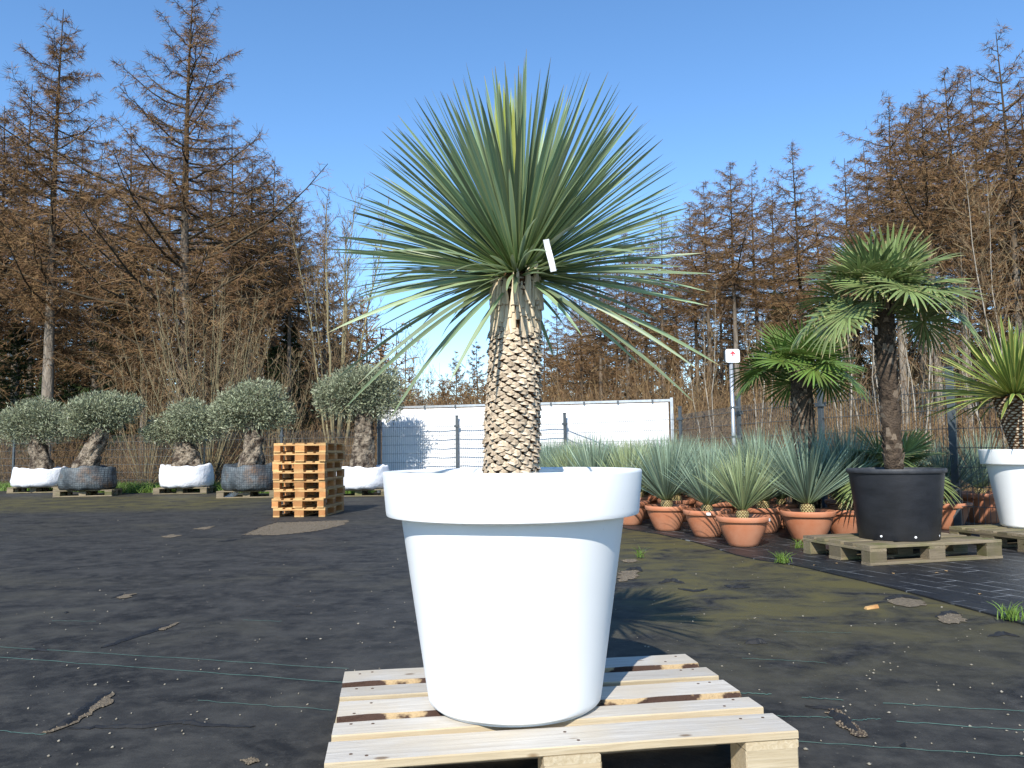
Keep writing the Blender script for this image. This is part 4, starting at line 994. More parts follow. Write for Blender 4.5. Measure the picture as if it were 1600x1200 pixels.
M['brush'] = leafmat('dry_stalk', (.12, .075, .038), (.16, .105, .055), (.19, .13, .07), rough=.9, trans=.0, spec=.1, vary=.4)
def bezier(A, B, C_, S):
    s = np.linspace(0, 1, S)[None, :, None]
    return (1 - s) ** 2 * A[:, None] + 2 * s * (1 - s) * B[:, None] + s ** 2 * C_[:, None]
def twig_layers(q, C, L, n2, n3, l2=.30, l3=.26, w2=.009, w3=.0065, hang=.25, upw=0.0, thin=0):
    """side twigs along the branches C (N,S,3) of length L, and short shoots along those"""
    n, S, _ = C.shape
    k = np.repeat(np.arange(n), n2); u = np.tile((np.arange(n2) + .5) / n2, n) * .92 + .06 + q.uniform(-.03, .03, n * n2)
    a = np.clip(u, 0, .999) * (S - 1); i = a.astype(int); fr = (a - i)[:, None]
    P_ = C[k, i] * (1 - fr) + C[k, np.minimum(i + 1, S - 1)] * fr; T = nrm(C[k, np.minimum(i + 1, S - 1)] - C[k, i])
    if thin:
        keep = q.rand(n * n2) < np.clip(L[k] / thin, .22, 1); k, u, P_, T = k[keep], u[keep], P_[keep], T[keep]; n, n2 = 1, int(keep.sum())
    sd = nrm(np.cross(T, np.array([0, 0, 1.]))) * np.where(np.arange(n * n2) % 2, 1, -1)[:, None]
    d = nrm(T * .65 + sd * q.uniform(.5, 1.1, (n * n2, 1)) + q.normal(0, .28, (n * n2, 3)) + np.array([0, 0, upw - hang * .4]))
    ln = L[k] * l2 * (1.05 - u * .75) * q.uniform(.5, 1.25, n * n2); ln = np.clip(ln, .12, 1.3)
    B2 = P_ + d * ln[:, None] * .5; E2 = P_ + d * ln[:, None] + np.array([0, 0, -1]) * (hang * ln * .5)[:, None]
    C2 = bezier(P_, B2, E2, 4)
    r1 = ribbons(C2, np.repeat(np.array([[1, .8, .6, .3]]) * w2, len(C2), 0), perp(q, d)[:, None], 0, rnd=q.rand(len(C2)))
    m_ = len(C2); k3 = np.repeat(np.arange(m_), n3); u3 = q.uniform(.1, 1, m_ * n3); a = u3 * 2.999; i = a.astype(int); fr = (a - i)[:, None]
    P3 = C2[k3, i] * (1 - fr) + C2[k3, i + 1] * fr; T3 = nrm(C2[k3, i + 1] - C2[k3, i])
    d3 = nrm(T3 * .8 + q.normal(0, .5, (m_ * n3, 3)) + np.array([0, 0, -hang + upw])); l3_ = l3 * q.uniform(.35, 1.25, m_ * n3)
    C3 = P3[:, None] + d3[:, None] * (l3_[:, None] * np.array([0, 1.]))[..., None]
    r2 = ribbons(C3, np.repeat(np.array([[1., .45]]) * w3, len(C3), 0), perp(q, d3)[:, None], 0, rnd=q.rand(len(C3)))
    return r1, r2
def larch_meshes(seed, H, clear, spread, nb=95, n2=22, n3=11, wide=0, dens=1.0, up=(0.35, -.1), r0=.19, w3=.0068, low=True, mat='twig', thin=.5):
    q = np.random.RandomState(seed)
    z = np.linspace(0, 1, 16); wob = np.stack([.10 * np.sin(z * 5 + seed) * z, .10 * np.sin(z * 4 + 2 * seed) * z, z * H], -1)
    v, f = tubes(wob[None], (r0 * (1 - z) ** 1.15 + .012)[None], 10)
    trunk = mesh_from('larch_trunk', v, f, [M['larchbark']], True)
    hb = clear + (1 - clear) * (1 - (1 - (np.arange(nb) + .5) / nb) ** .66); hb = hb + q.normal(0, .006, nb); hb = np.clip(hb, .03, .99)
    az = np.arange(nb) * 2.399963 + q.normal(0, .35, nb)
    t = (hb - clear) / (1 - clear)
    L = spread * (np.clip(1 - t, 0, 1) ** .75 * .95 + .05) * q.uniform(.55, 1.15, nb) * np.interp(t, [0, .12, 1], [.62, 1, 1])
    if wide: big = q.rand(nb) < .14; L = np.where(big, L * (1 + wide), L)
    el = np.interp(t, [0, .5, 1], [up[1], .08, .75]) + q.normal(0, .14, nb)
    o_ = np.stack([np.interp(hb, z, wob[:, 0]), np.interp(hb, z, wob[:, 1]), hb * H], -1)
    d = np.stack([np.cos(az) * np.cos(el), np.sin(az) * np.cos(el), np.sin(el)], -1)
    Bm = o_ + d * (L * .5)[:, None] + np.array([0, 0, -1]) * (L * .06)[:, None]; E = o_ + d * L[:, None] + np.array([0, 0, 1]) * (L * up[0] * np.interp(t, [0, 1], [.6, .35]))[:, None]
    C = bezier(o_, Bm, E, 8); C[:, 2:] += q.normal(0, .035, C[:, 2:].shape)
    v1, f1 = tubes(C, np.linspace(1, .15, 8)[None] * np.clip(.011 + .0105 * L, .013, .062)[:, None], 4)
    parts = [(v1, f1)]; mi = [np.ones(len(f1))]
    for r_ in twig_layers(q, C, L, n2, n3, w3=w3, thin=spread * thin): parts.append(r_); mi.append(np.zeros(len(r_[1])))
    if low:                                                    # dead snags on the bare part of the stem
        ns = 26; hz = q.uniform(.10, clear + .02, ns); a2 = q.uniform(0, 6.28, ns); l2 = q.uniform(.4, 1.6, ns)
        o2 = np.stack([np.interp(hz, z, wob[:, 0]), np.interp(hz, z, wob[:, 1]), hz * H], -1); d2 = np.stack([np.cos(a2), np.sin(a2), q.uniform(-.35, .1, ns)], -1)
        C2 = bezier(o2, o2 + d2 * (l2 * .5)[:, None], o2 + d2 * l2[:, None] - np.array([0, 0, .15]), 5)
        v2, f2 = tubes(C2, np.linspace(.014, .004, 5)[None].repeat(ns, 0), 3); parts.append((v2, f2)); mi.append(np.ones(len(f2)))
        ra, rb = twig_layers(q, C2, l2, 6, 4, w3=w3); parts += [ra, rb]; mi += [np.zeros(len(ra[1])), np.zeros(len(rb[1]))]
    V, Fc, A = cat(parts)
    crown = mesh_from('larch_crown', V, Fc, [M[mat], M['larchlimb']], False, A, np.concatenate(mi))
    return trunk, crown
LV = [larch_meshes(60, 16, .38, 3.8, wide=.3), larch_meshes(61, 16, .46, 3.4, wide=.35), larch_meshes(62, 16, .34, 4.0, wide=.3), larch_meshes(63, 16, .54, 3.6, nb=85, wide=.3), larch_meshes(64, 16, .30, 3.6, wide=.35)]
def tree(name, meshes, loc, rz, s, label, group=None, cat_='tree'):
    t = thing(name, label, cat_, loc, rz, group)
    obj('trunk', meshes[0], t, scale=s); obj('crown', meshes[1], t, scale=s)
    return t
def plant_px(px, top, d, Hm):
    """where a tree stands that shows its tip at (px, top) at distance d, and its scale"""
    p = atd(px, top, d); return (p.x, p.y, -.02), (p.z + .02) / Hm
big1 = larch_meshes(71, 17, .15, 5.0, nb=135, n2=36, n3=11, wide=.5, up=(.45, .15), r0=.25, thin=.42, w3=.0062)
big2 = larch_meshes(72, 17, .33, 3.6, nb=105, n2=34, n3=11, wide=.5, up=(.45, .12), r0=.22, thin=.42, w3=.0062)
l_, s_ = plant_px(300, -22, 24.5, 17); tree('larch_tree', big1, l_, .6, s_, 'broad larch with long up-curved limbs behind the olive trees, widest of the wood')
l_, s_ = plant_px(105, 12, 25.5, 17); tree('larch_tree', big2, (l_[0] - .15, l_[1], l_[2]), 2.2, s_, 'tall larch with a pale bare lower trunk above the leaning olive')
q = random.Random(77)
gl = ('brown leafless larch in the wood behind the olive trees', 'larches behind the olive trees')
gr_ = ('brown leafless larch in the wood behind the fence and palms', 'larches behind the fence and palms')
for px, top, d in ((-60, 60, 27), (8, 165, 29), (45, 130, 33), (160, 235, 31), (205, 190, 35), (235, 255, 28), (365, 190, 31), (395, 250, 29), (430, 245, 33), (455, 300, 30), (60, 240, 38), (130, 210, 40), (265, 235, 41), (330, 225, 37), (410, 290, 40), (-10, 250, 42),
                   (185, 330, 45), (90, 330, 47), (300, 330, 48), (-50, 200, 36), (-90, 140, 31), (375, 330, 45), (470, 330, 44), (510, 320, 38)):
    l_, s_ = plant_px(px, top, d, 16); tree('larch_tree', LV[q.randrange(5)], l_, q.uniform(0, 6), s_, gl[0], gl[1])
RL = {1560: 'tallest larch of the right wood, its thin top above all others', 1388: 'larch rising right behind the tall fan palm', 1240: 'lone-topped larch above the fan palm in the yucca bed', 1140: 'bushy larch above the red arrow sign', 1030: 'larch behind the right end of the white screen'}
for px, top, d in ((1560, 48, 31), (1592, 130, 36), (1480, 110, 32), (1515, 115, 38), (1388, 152, 33), (1418, 165, 40), (1440, 150, 30), (1315, 248, 42), (1240, 225, 37), (1140, 255, 38), (1175, 268, 43), (1100, 285, 46), (1080, 320, 49), (1030, 330, 45), (975, 350, 44), (1005, 372, 50),
                   (935, 392, 46), (905, 425, 54), (1205, 290, 50), (1275, 300, 49), (1350, 230, 47), (1460, 220, 46), (1540, 180, 45), (1640, 90, 34), (1680, 60, 32), (1055, 400, 58), (960, 420, 60), (1120, 370, 56), (1230, 340, 58), (1330, 320, 57), (1400, 290, 55), (1500, 270, 54),
                   (1580, 260, 50), (870, 470, 62), (900, 480, 70), (1620, 230, 42)):
    l_, s_ = plant_px(px, top, d, 16); tree('larch_tree', LV[q.randrange(5)], l_, q.uniform(0, 6), s_, RL.get(px, gr_[0]), None if px in RL else gr_[1])
far = [larch_meshes(80 + k, 14, .12, 3.2, nb=80, n2=20, n3=9, w3=.022, low=False) for k in range(2)]
for px, top, d in ((712, 548, 75), (745, 528, 72), (780, 540, 78), (690, 585, 85), (825, 520, 74), (850, 500, 68), (655, 600, 90), (800, 560, 90), (770, 575, 95), (730, 590, 98), (860, 530, 85), (625, 585, 80), (675, 605, 100)):
    l_, s_ = plant_px(px, top, d, 14); tree('larch_tree', far[q.randrange(2)], l_, q.uniform(0, 6), s_, 'small far larch in the gap between the two woods', 'far larches in the gap')
# dark spruces inside the wood
def spruce_meshes(seed, H=9, spread=2.0):
    q_ = np.random.RandomState(seed); z = np.linspace(0, 1, 10)
    v, f = tubes(np.stack([0 * z, 0 * z, z * H], -1)[None], (.14 * (1 - z) + .01)[None], 8); trunk = mesh_from('spruce_trunk', v, f, [M['larchbark']], True)
    nb = 110; hb = .05 + .94 * (np.arange(nb) + .5) / nb; az = np.arange(nb) * 2.4; L = spread * (1 - hb) ** .8 * q_.uniform(.7, 1.1, nb) + .12
    o_ = np.stack([0 * hb, 0 * hb, hb * H], -1); d = np.stack([np.cos(az), np.sin(az), 0 * az - .15 + .7 * hb], -1)
    C = bezier(o_, o_ + d * (L * .5)[:, None], o_ + d * L[:, None] - np.array([0, 0, .12]) * L[:, None], 7)
    v1, f1 = tubes(C, np.linspace(.02, .004, 7)[None].repeat(nb, 0), 3)
    a, b = twig_layers(q_, C, L, 16, 14, l2=.38, l3=.16, w2=.012, w3=.014, hang=.35)
    V, Fc, A = cat([(v1, f1), a, b]); return trunk, mesh_from('spruce_crown', V, Fc, [M['sprucen'], M['larchlimb']], False, A, np.concatenate([np.ones(len(f1)), np.zeros(len(a[1]) + len(b[1]))]))
SPR = [spruce_meshes(90), spruce_meshes(91, 9, 2.4)]
for px, top, d, k in ((200, 395, 29, 0), (30, 505, 30, 1), (-20, 470, 31, 0), (110, 560, 31, 1), (160, 520, 33, 1), (455, 500, 31, 0), (430, 540, 29, 1), (1215, 455, 46, 0), (1320, 470, 44, 1), (70, 585, 27.5, 0)):
    l_, s_ = plant_px(px, top, d, 9); tree('spruce_tree', SPR[k], l_, q.uniform(0, 6), s_, 'dark green spruce standing among the larches behind the olive trees' if px < 600 else 'dark green spruce standing among the larches beyond the palms', 'spruces in the left wood' if px < 600 else 'spruces in the right wood')
# leafless broadleaf shrubs and trees: many stems from one foot
def stems_meshes(seed, H, n, spread, mat, r0=.03, n2=10, n3=5, curve=.25, l2=.22, w2=.008, w3=.006, l3=.2):
    q_ = np.random.RandomState(seed); az = np.arange(n) * 2.4 + q_.normal(0, .3, n); sp_ = spread * np.sqrt((np.arange(n) + .5) / n) * q_.uniform(.6, 1.1, n); Hh = H * q_.uniform(.65, 1.03, n)
    foot = np.stack([np.cos(az) * .12, np.sin(az) * .12, 0 * az], -1) * (sp_ / spread)[:, None]
    E = np.stack([np.cos(az) * sp_, np.sin(az) * sp_, Hh], -1); B_ = foot + (E - foot) * .5 + np.stack([np.cos(az) * sp_ * curve, np.sin(az) * sp_ * curve, 0 * az], -1)
    C = bezier(foot, B_, E, 12); wb = np.cumsum(q_.normal(0, .010 * H ** .5, C.shape), 1); wb[..., 2] = 0; C = C + wb - wb[:, :1]
    v, f = tubes(C, np.linspace(1, .12, 12)[None] * (r0 * q_.uniform(.6, 1.2, n))[:, None], 5)
    trunk = mesh_from('stems', v, f, [M[mat]], True)
    a, b = twig_layers(q_, C[:, 3:], Hh, n2, n3, l2=l2, l3=l3, w2=w2, w3=w3, hang=-.25, upw=.25)
    V, Fc, A = cat([a, b]); return trunk, mesh_from('bare_twigs', V, Fc, [M['stemtwig']], False, A)
def shrub(px, d, meshes, label, rz=0, s=1, group=None, name='bare_shrub', cat_='shrub'):
    p = gp(px, d); t = thing(name, label, cat_, (p[0], p[1], -.02), rz, group); obj('stems', meshes[0], t, scale=s); obj('twigs', meshes[1], t, scale=s); return t
shrub(325, 21.3, stems_meshes(101, 5.9, 46, 2.6, 'stemy', .023, n2=12, n3=6, l2=.17), 'many-stemmed leafless shrub fanning out behind the short-trunked olive')
sh2 = stems_meshes(102, 4.4, 22, 1.7, 'stemy', .018)
shrub(230, 22.6, sh2, 'smaller leafless shrub left of the big fanning shrub'); shrub(425, 22, sh2, 'leafless shrub rising behind the round-crowned olive', 2, .95)
t1 = stems_meshes(103, 9.6, 8, 1.9, 'stemy', .055, n2=30, n3=11, curve=.1, l2=.20, l3=.3, w2=.010, w3=.008)
p = gp(525, 25); 
for (px, d, top, k, lab) in ((525, 25.5, 275, t1, 'leafless tree with several yellowish stems left of the white screen'),):
    p_, s_ = plant_px(px, top, d, 9.6); shrub(px, d, k, lab, .4, s_, None, 'bare_tree', 'tree')
t2 = stems_meshes(104, 8.5, 4, 1.3, 'stemw', .030, n2=30, n3=10, curve=.1, l2=.26, l3=.34, w2=.009, w3=.007)
p_, s_ = plant_px(650, 500, 40, 8.5); shrub(655, 40, t2, 'slim leafless tree with pale stem above the left end of the screen', 0, s_, None, 'bare_tree', 'tree')
p_, s_ = plant_px(1570, 190, 17, 8.5); shrub(1575, 17, t2, 'pale-stemmed leafless birch behind the yellow-edged yucca', 1.3, s_, None, 'birch_tree', 'tree')
t3 = stems_meshes(105, 5.0, 3, .8, 'stemw', .022, n2=20, n3=6, curve=.05, l2=.25)
for px, d, s_ in ((1320, 16, .9), (1445, 14.5, .95), (1110, 22, 1.1), (1190, 21, 1.0), (1370, 19, 1.15), (1260, 18, .8), (1520, 18, 1.1), (1420, 20, 1.0)):
    shrub(px, d, t3, 'thin pale sapling between the right fence and the larches', q.uniform(0, 6), s_, 'saplings behind the right fence', 'sapling', 'sapling')
# dry stalks and brushwood along the outside of the fence
def brush_mesh(seed, n, line, depth, hmin, hmax, tilt=.22, w_=.006):
    q_ = np.random.RandomState(seed); pts_ = np.array(line, float); u = q_.uniform(0, len(pts_) - 1.001, n); i = u.astype(int); fr = (u - i)[:, None]
    P_ = pts_[i] * (1 - fr) + pts_[i + 1] * fr; P_ = P_ + q_.uniform(0, 1, (n, 1)) ** .8 * np.array(depth)
    h = q_.uniform(hmin, hmax, n) * q_.uniform(.5, 1, n); d = np.stack([q_.normal(0, tilt, n), q_.normal(0, tilt, n), np.ones(n)], -1)
    A_ = np.concatenate([P_, np.full((n, 1), -.02)], 1); E = A_ + d * h[:, None]; B_ = A_ + d * np.array([.3, .3, 1]) * (h * .6)[:, None]
    C = bezier(A_, B_, E, 5); r1 = ribbons(C, np.linspace(1, .35, 5)[None].repeat(n, 0) * w_, perp(q_, nrm(d))[:, None], 0, rnd=q_.rand(n))
    a, b = twig_layers(q_, C, h, 4, 3, l2=.3, l3=.16, w2=w_ * .8, w3=w_ * .7, hang=-.1, upw=.1)
    V, Fc, At = cat([r1, a, b]); return mesh_from('dry_stalks', V, Fc, [M['brush']], False, At)
o = obj('dry_stalks', brush_mesh(1, 5200, [gp(-150, 23.6), gp(20, 22.6), gp(285, 20.9), gp(440, 20.0), gp(600, 19.5)], (-.8, 7.5), .5, 2.0)); tag(o, 'dry brown stalks and scrub along the wood behind the olive trees', 'scrub', kind='stuff')
o = obj('dry_stalks', brush_mesh(2, 5200, [gp(1062, 18), gp(1090, 16), gp(1180, 13.4), gp(1310, 11.2), gp(1520, 9.6), (8.2, 8.0)], (4.5, 9), .5, 1.9)); tag(o, 'dry brown stalks and scrub behind the fence by the palms', 'scrub', kind='stuff')
o = obj('dry_stalks', brush_mesh(3, 4200, [gp(560, 24), gp(820, 26), gp(1080, 24)], (1, 30), 2.0, 4.8, .22, .014)); tag(o, 'dry brown scrub growing behind the white screen', 'scrub', kind='stuff')
o = obj('undergrowth', brush_mesh(11, 4200, [(-34, 30), (-18, 27), (-6, 26)], (-3, 22), 1.2, 4.2, .25, .018)); tag(o, 'brown twiggy undergrowth below the larches behind the olive trees', 'undergrowth', kind='stuff')
o = obj('undergrowth', brush_mesh(12, 3600, [(4, 27), (12, 22), (22, 22), (34, 26)], (3, 26), 1.2, 4.2, .25, .018)); tag(o, 'brown twiggy undergrowth below the larches beyond the palms', 'undergrowth', kind='stuff')
o = obj('undergrowth', brush_mesh(15, 1500, [(5, 33), (12, 34), (22, 34)], (3, 12), 3.5, 6.5, .15, .022)); tag(o, 'brown brush between the larch stems behind the arrow sign', 'undergrowth', kind='stuff')
o = obj('undergrowth', brush_mesh(13, 2600, [(-52, 46), (-20, 46), (-8, 50)], (-6, 16), 4.5, 9, .12, .04)); tag(o, 'thick brown young growth deep in the left wood', 'undergrowth', kind='stuff')
o = obj('undergrowth', brush_mesh(14, 3400, [(5, 52), (30, 48), (56, 46)], (4, 16), 4.5, 9, .12, .04)); tag(o, 'thick brown young growth deep in the right wood', 'undergrowth', kind='stuff')
# the deep wood that closes the view between the stems
def deep(seed, n, x0, x1, y0, y1, hmin, hmax, w_):
    q_ = np.random.RandomState(seed); P_ = np.stack([q_.uniform(x0, x1, n), q_.uniform(y0, y1, n), np.zeros(n)], -1); h = q_.uniform(hmin, hmax, n)
    C = P_[:, None] + np.stack([q_.normal(0, .02, n), q_.normal(0, .02, n), np.ones(n)], -1)[:, None] * (h[:, None] * np.linspace(0, 1, 7))[..., None]
    v, f = tubes(C, np.linspace(.12, .02, 7)[None].repeat(n, 0), 5)
    a, b = twig_layers(q_, C, h, 22, 9, l2=.20, l3=.8, w2=.04, w3=.045, hang=.2)
    V, Fc, At = cat([(v, f), a, b]); return mesh_from('far_wood', V, Fc, [M['twig'], M['larchbark']], False, At, np.concatenate([np.ones(len(f)), np.zeros(len(a[1]) + len(b[1]))]))
o = obj('far_wood', deep(5, 260, -62, -9, 46, 75, 8, 12.5, .03)); tag(o, 'dense brown wood deep behind the left larches', 'wood', kind='stuff')
o = obj('far_wood', deep(6, 330, 4, 70, 55, 85, 8, 12.5, .03)); tag(o, 'dense brown wood deep behind the right larches', 'wood', kind='stuff')
o = obj('far_wood', deep(7, 260, -26, 12, 90, 130, 6, 10.5, .03)); tag(o, 'low hazy wood far off behind the white screen', 'wood', kind='stuff')

# ------------------------------------------------------------------ wear and litter on the yard
def patch(name, px_pts, z, mat, label, rough=.25, seed=1):
    """a torn hole in the cloth: its outline, broken up between the given corners"""
    q_ = random.Random(seed); P_ = [at(*p) for p in px_pts]; out = []
    for a, b in zip(P_, P_[1:] + P_[:1]):
        L_ = (b - a).length; n_ = max(3, int(L_ / .022)); nn = Vector((-(b - a).y, (b - a).x, 0)).normalized()
        for k in range(n_): out.append(a + (b - a) * (k / n_) + nn * q_.uniform(-1, 1) * min(.03, L_ * rough * .3))
    n_ = len(out); c = sum(out, Vector()) / n_
    v = [(p.x, p.y, z) for p in out] + [(c.x, c.y, z + .002)]
    f = [(i, (i + 1) % n_, n_) for i in range(n_)]
    o_ = obj(name, mesh_from(name, v, f, [mat])); struct(o_, label)
    return o_, out
pebble = []
M['gravelstone'] = pmat('gravel_stone', (.085, .066, .044), (.21, .17, .12), 60, .9, .2, 80, .2)
def pebble_cloud(name, pts_, label, seed, kind='stuff', parent=None, smin=.003, smax=.008):
    q_ = np.random.RandomState(seed); ico = np.array([(1, 0, 0), (-1, 0, 0), (0, 1, 0), (0, -1, 0), (0, 0, 1), (0, 0, -1)], float)
    fc = np.array([(0, 2, 4), (2, 1, 4), (1, 3, 4), (3, 0, 4), (2, 0, 5), (1, 2, 5), (3, 1, 5), (0, 3, 5)])
    P_ = np.asarray(pts_, float); n_ = len(P_); s_ = q_.uniform(smin, smax, (n_, 1, 1)) * q_.uniform(.6, 1.3, (n_, 1, 3)) * np.array([1, 1, .62])
    a = q_.uniform(0, 6.3, n_); Rm = np.stack([np.stack([np.cos(a), -np.sin(a), 0 * a], -1), np.stack([np.sin(a), np.cos(a), 0 * a], -1), np.stack([0 * a, 0 * a, 0 * a + 1], -1)], 1)
    base = ico[None] * (1 + q_.uniform(-.25, .25, (n_, 6, 1))) * s_
    V = np.einsum('nij,nkj->nki', Rm, base) + P_[:, None]
    Fc = (fc[None] + 6 * np.arange(n_)[:, None, None]).reshape(-1, 3)
    o_ = obj(name, mesh_from(name, V.reshape(-1, 3), Fc, [M['stone'] if label else M['gravelstone']], True, {'r': np.zeros(n_ * 6)}), parent)
    o_['kind'] = kind
    if label: tag(o_, label, 'pebbles')
    return o_
def fill(out, n_, seed, z):
    q_ = random.Random(seed); P2 = [(p.x, p.y) for p in out]; xs = [p[0] for p in P2]; ys = [p[1] for p in P2]; r_ = []
    for _ in range(n_ * 12):
        x, y = q_.uniform(min(xs), max(xs)), q_.uniform(min(ys), max(ys))
        if inside(x, y, P2): r_.append((x, y, z))
        if len(r_) >= n_: break
    return r_
def fray(px_line, label, hgt=.018, seed=1, wid=.03):
    """a lifted, frayed lip of cloth along a tear"""
    q_ = random.Random(seed); P_ = [at(*p) for p in px_line]; pts_ = []
    for a, b in zip(P_[:-1], P_[1:]):
        n_ = max(3, int((b - a).length / .018))
        for k in range(n_): pts_.append(a + (b - a) * (k / n_) + Vector((q_.uniform(-.006, .006), q_.uniform(-.006, .006), 0)))
    v = []; n_ = len(pts_); hv = .8
    for k, p in enumerate(pts_):
        e_ = max(0, math.sin(math.pi * k / (n_ - 1))) ** .5
        d = (pts_[min(k + 1, n_ - 1)] - pts_[max(k - 1, 0)]).normalized(); nn = Vector((-d.y, d.x, 0)); hv = .7 * hv + .3 * q_.uniform(.25, 1.3); h = hgt * .75 * e_ * hv; w_ = wid * e_ * q_.uniform(.8, 1.15)
        v += [p - nn * w_ * .9 + Vector((0, 0, .002)), p - nn * w_ * .3 + Vector((0, 0, h * .9)), p + Vector((0, 0, h)) + nn * q_.uniform(-.004, .010), p + nn * .004 + Vector((0, 0, h * .35 + .003))]
    f = [(4 * k + j, 4 * k + j + 1, 4 * k + j + 5, 4 * k + j + 4) for k in range(n_ - 1) for j in range(3)]
    o_ = obj('fabric_lip', mesh_from('fabric_lip', v, f, [M['blackfray']])); struct(o_, label); return o_
g1, out = patch('gravel_patch', [(380, 836), (408, 824), (432, 817), (470, 816), (545, 813), (540, 820), (500, 829), (470, 833), (430, 837)], .004, M['gravel'], 'bare gravel showing through the fabric before the pallet stack', .3, 1)
pebble_cloud('gravel', fill(out, 900, 3, .007), None, 3, 'stuff', g1)
for i, (pp, lab) in enumerate((([(64, 1147), (110, 1128), (136, 1105), (160, 1092), (178, 1083), (166, 1104), (140, 1118), (112, 1134), (80, 1146)], 'long tear with gravel in the fabric left of the pallet'),
                 ([(178, 934), (196, 929), (213, 928), (200, 935), (188, 936)], 'small torn hole in the fabric'), ([(246, 985), (266, 977), (280, 973), (268, 981), (252, 986)], 'slit in the fabric showing gravel'),
                 ([(252, 839), (268, 835), (282, 837), (266, 841)], 'small bare gravel hole near the olive trees'), ([(300, 827), (318, 824), (336, 822), (322, 828)], 'thin gravel slit near the olive trees'),
                 ([(966, 903), (972, 893), (996, 892), (997, 900), (982, 908), (968, 910)], 'gravel hole in the fabric right of the tub'), ([(1386, 939), (1408, 934), (1440, 939), (1446, 947), (1420, 950), (1396, 945)], 'earthy hole by the edge of the new fabric'),
                 ([(1466, 966), (1482, 958), (1502, 962), (1508, 972), (1484, 976), (1470, 973)], 'second earthy hole by the edge of the new fabric'), ([(1292, 1108), (1312, 1110), (1336, 1132), (1356, 1152), (1340, 1154), (1318, 1138)], 'dark torn hole right of the pallet'),
                 ([(376, 1190), (396, 1186), (406, 1191), (388, 1197)], 'pale gravel spot left of the pallet'), ([(970, 876), (990, 874), (1000, 878), (980, 880)], 'thin earthy spot behind the tub'))):
    g_, out = patch('fabric_hole', pp, .004, M['gravel'] if i != 8 else M['soil'], lab, .35, 10 + i)
    pebble_cloud('gravel', fill(out, 160 if i in (0, 5, 8) else 60, 20 + i, .004), None, 30 + i, 'stuff', g_, .002, .0065)
for i, (pl, h_) in enumerate((([(66, 1146), (108, 1130), (132, 1108), (158, 1090), (182, 1080)], .03), ([(160, 1013), (185, 1003), (208, 996), (230, 989), (256, 979), (284, 973)], .016), ([(174, 935), (194, 929), (214, 927)], .018),
                  ([(100, 1140), (170, 1136), (225, 1136), (262, 1131), (286, 1128), (330, 1134), (410, 1136)], .014), ([(1028, 912), (1050, 907), (1072, 913)], .03), ([(1060, 920), (1084, 924), (1110, 920)], .018), ([(1130, 915), (1152, 919), (1176, 917)], .02), ([(1166, 1006), (1188, 1004), (1205, 1007)], .03),
                  ([(1298, 1112), (1322, 1130), (1350, 1150)], .03), ([(1260, 1105), (1300, 1107), (1330, 1106)], .014), ([(1545, 995), (1570, 990), (1598, 997)], .02), ([(1405, 1165), (1425, 1168)], .02), ([(976, 892), (998, 888), (1004, 894)], .03), ([(1380, 937), (1410, 931), (1446, 938)], .02), ([(1462, 965), (1484, 956), (1506, 962)], .02),
                  ([(340, 847), (362, 845), (372, 843)], .02), ([(378, 838), (400, 826), (432, 816), (470, 815)], .014), ([(463, 948), (472, 945)], .02), ([(98, 958), (114, 957)], .016), ([(45, 1018), (60, 1016), (84, 1019)], .01), ([(640, 825), (644, 826)], .008))):
    fray(pl, 'lifted frayed edge of the black fabric', h_, 50 + i, .03 if h_ > .015 else .018)
# woven marker threads
M['thread'] = pmat('teal_thread', (.028, .065, .058), (.05, .115, .10), 30, .7, 0, rnd=.2)
for i, (a, b, r_) in enumerate((((-20, 1011), (545, 1047), .0012), ((-20, 1027), (538, 1068), .0014), ((80, 971), (150, 972), .001), ((1148, 1084), (1206, 1087), .0022), ((1252, 1091), (1318, 1096), .002), ((1380, 1101), (1620, 1114), .0017), ((1215, 1121), (1300, 1123), .0017), ((1330, 1127), (1375, 1125), .0017),
                  ((1400, 1129), (1620, 1144), .0017), ((1245, 1160), (1620, 1186), .0015), ((1160, 1030), (1290, 1037), .001), ((1225, 988), (1330, 990), .0009), ((-20, 1142), (70, 1150), .0013), ((310, 1096), (520, 1112), .0013), ((380, 970), (440, 972), .0009))):
    pa_, pb_ = at(*a), at(*b); m = MB(); n_ = 14; q_ = random.Random(i)
    r_ *= .7; m.tube([pa_ + (pb_ - pa_) * (k / n_) + Vector((0, q_.uniform(-.006, .006), .0035 + q_.uniform(0, .002))) for k in range(n_ + 1)], r_, 4)
    tag(obj('marker_thread', m.mesh('thread', [M['thread']])), 'thin teal marker thread lying on the fabric left of the pallet' if a[0] < 700 else 'thin teal marker thread lying on the fabric right of the pallet', 'thread', 'threads left of the pallet' if a[0] < 700 else 'threads right of the pallet')
# pebbles
q_ = random.Random(8); pts_ = []
while len(pts_) < 420:
    px, py = q_.uniform(-60, 1660), 760 + 480 * q_.random() ** .8
    p = at(px, py)
    if p.y < 12 and not inside(p.x, p.y, new_poly) and not (abs((p - ctr).x) < .75 and abs((p - ctr).y) < .6): pts_.append((p.x, p.y, .003))
pebble_cloud('pebbles', pts_, 'small pale pebbles strewn over the black fabric', 9, 'stuff', None, .0022, .0072)
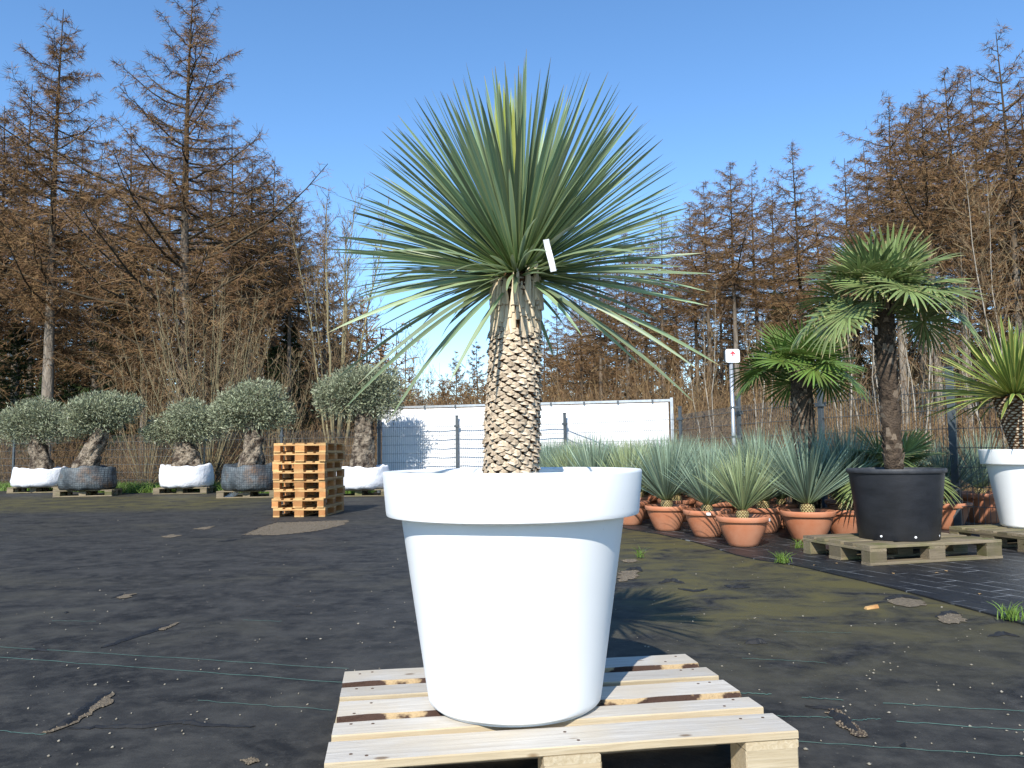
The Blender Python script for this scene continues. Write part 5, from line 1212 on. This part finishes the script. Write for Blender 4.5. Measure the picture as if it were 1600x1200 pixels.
# an orange wood chip, leaves, grass tufts
m = MB(); p = at(1362, 951); m.add([(-.06, -.012, 0), (.05, -.018, 0), (.062, .014, 0), (-.05, .02, 0), (-.058, -.008, .012), (.046, -.012, .022), (.056, .012, .018), (-.046, .014, .014)], [(0, 3, 2, 1), (4, 5, 6, 7), (0, 1, 5, 4), (1, 2, 6, 5), (2, 3, 7, 6), (3, 0, 4, 7)])
o = obj('wood_chip', m.mesh('wood_chip', [M['wood_fresh']]), None, (p.x, p.y, .001), (0, 0, .5), .85); tag(o, 'orange splinter of wood lying on the fabric before the new sheet', 'wood chip')
M['grass'] = leafmat('grass_blade', (.07, .12, .02), (.12, .20, .035), (.20, .23, .08), rough=.5, trans=.2, vary=.35)
M['dryleaf'] = pmat('dry_leaf', (.20, .12, .05), (.34, .23, .11), 20, .85, 0, rnd=.2)
def grass_blades(pts_, seed, hmin, hmax, w_=.003):
    qq = np.random.RandomState(seed); P_ = np.asarray(pts_, float); n_ = len(P_); h = qq.uniform(hmin, hmax, n_); d = np.stack([qq.normal(0, .5, n_), qq.normal(0, .5, n_), np.ones(n_)], -1)
    C = bezier(P_, P_ + np.array([0, 0, 1]) * (h * .6)[:, None] + d * (h * .1)[:, None], P_ + d * h[:, None], 4)
    return mesh_from('grass', *(lambda r_: (r_[0], r_[1], [M['grass']], False, r_[2]))(ribbons(C, np.array([[1, .9, .6, .1]]).repeat(n_, 0) * w_, perp(qq, nrm(d))[:, None], 0, rnd=qq.rand(n_))))
qn = np.random.RandomState(3)
for px, py, n_, r_, lab in ((1224, 881, 90, .05, 'grass tuft on the edge of the new fabric below the front bowl'), (1580, 971, 60, .05, 'grass tuft on the fabric edge before the right pallets'), (1000, 872, 30, .04, 'small grass tuft right of the tub'), (1247, 858, 40, .05, 'grass tuft between the front bowl and the mossy pallet')):
    p = at(px, py); o = obj('grass_tuft', grass_blades([(r_ * a, r_ * b, 0) for a, b in qn.normal(0, .5, (n_, 2))], px, .03, .09), None, (p.x, p.y, .009)); tag(o, lab, 'grass tuft')
line = [(-16, 21.4), (-12, 20.6), (-9.6, 18.95), (-7.2, 18.85), (-5, 17.65), (-3.2, 17.25)]
gp_ = []
for _ in range(16000):
    i = qn.randint(0, 5); u = qn.rand(); a, b = np.array(line[i]), np.array(line[i + 1]); p = a * (1 - u) + b * u; gp_.append((p[0] + qn.normal(0, .05), p[1] + .05 + 2.2 * qn.rand() ** 1.3, -.02))
o = obj('grass_strip', grass_blades(gp_, 4, .07, .26, .006)); tag(o, 'green grass strip along the fence behind the olive pallets', 'grass', kind='stuff')
m = MB(); m.add([(-.03, -.01, .004), (0, -.018, .012), (.03, -.004, .004), (.012, .016, .014), (-.016, .014, .008)], [(0, 1, 3, 4), (1, 2, 3)]); LFM = m.mesh('dry_leaf', [M['dryleaf']])
for px, py in ((1273, 884), (1306, 881), (1478, 893), (1464, 896), (1396, 897), (1418, 876), (1531, 929)):
    p = at(px, py, Z2); o = obj('dry_leaf', LFM, None, (p.x, p.y, Z2 + .001), (0, 0, px), .55); tag(o, 'small dry leaf on the new fabric before the mossy pallet', 'leaf', 'dry leaves on the new fabric')
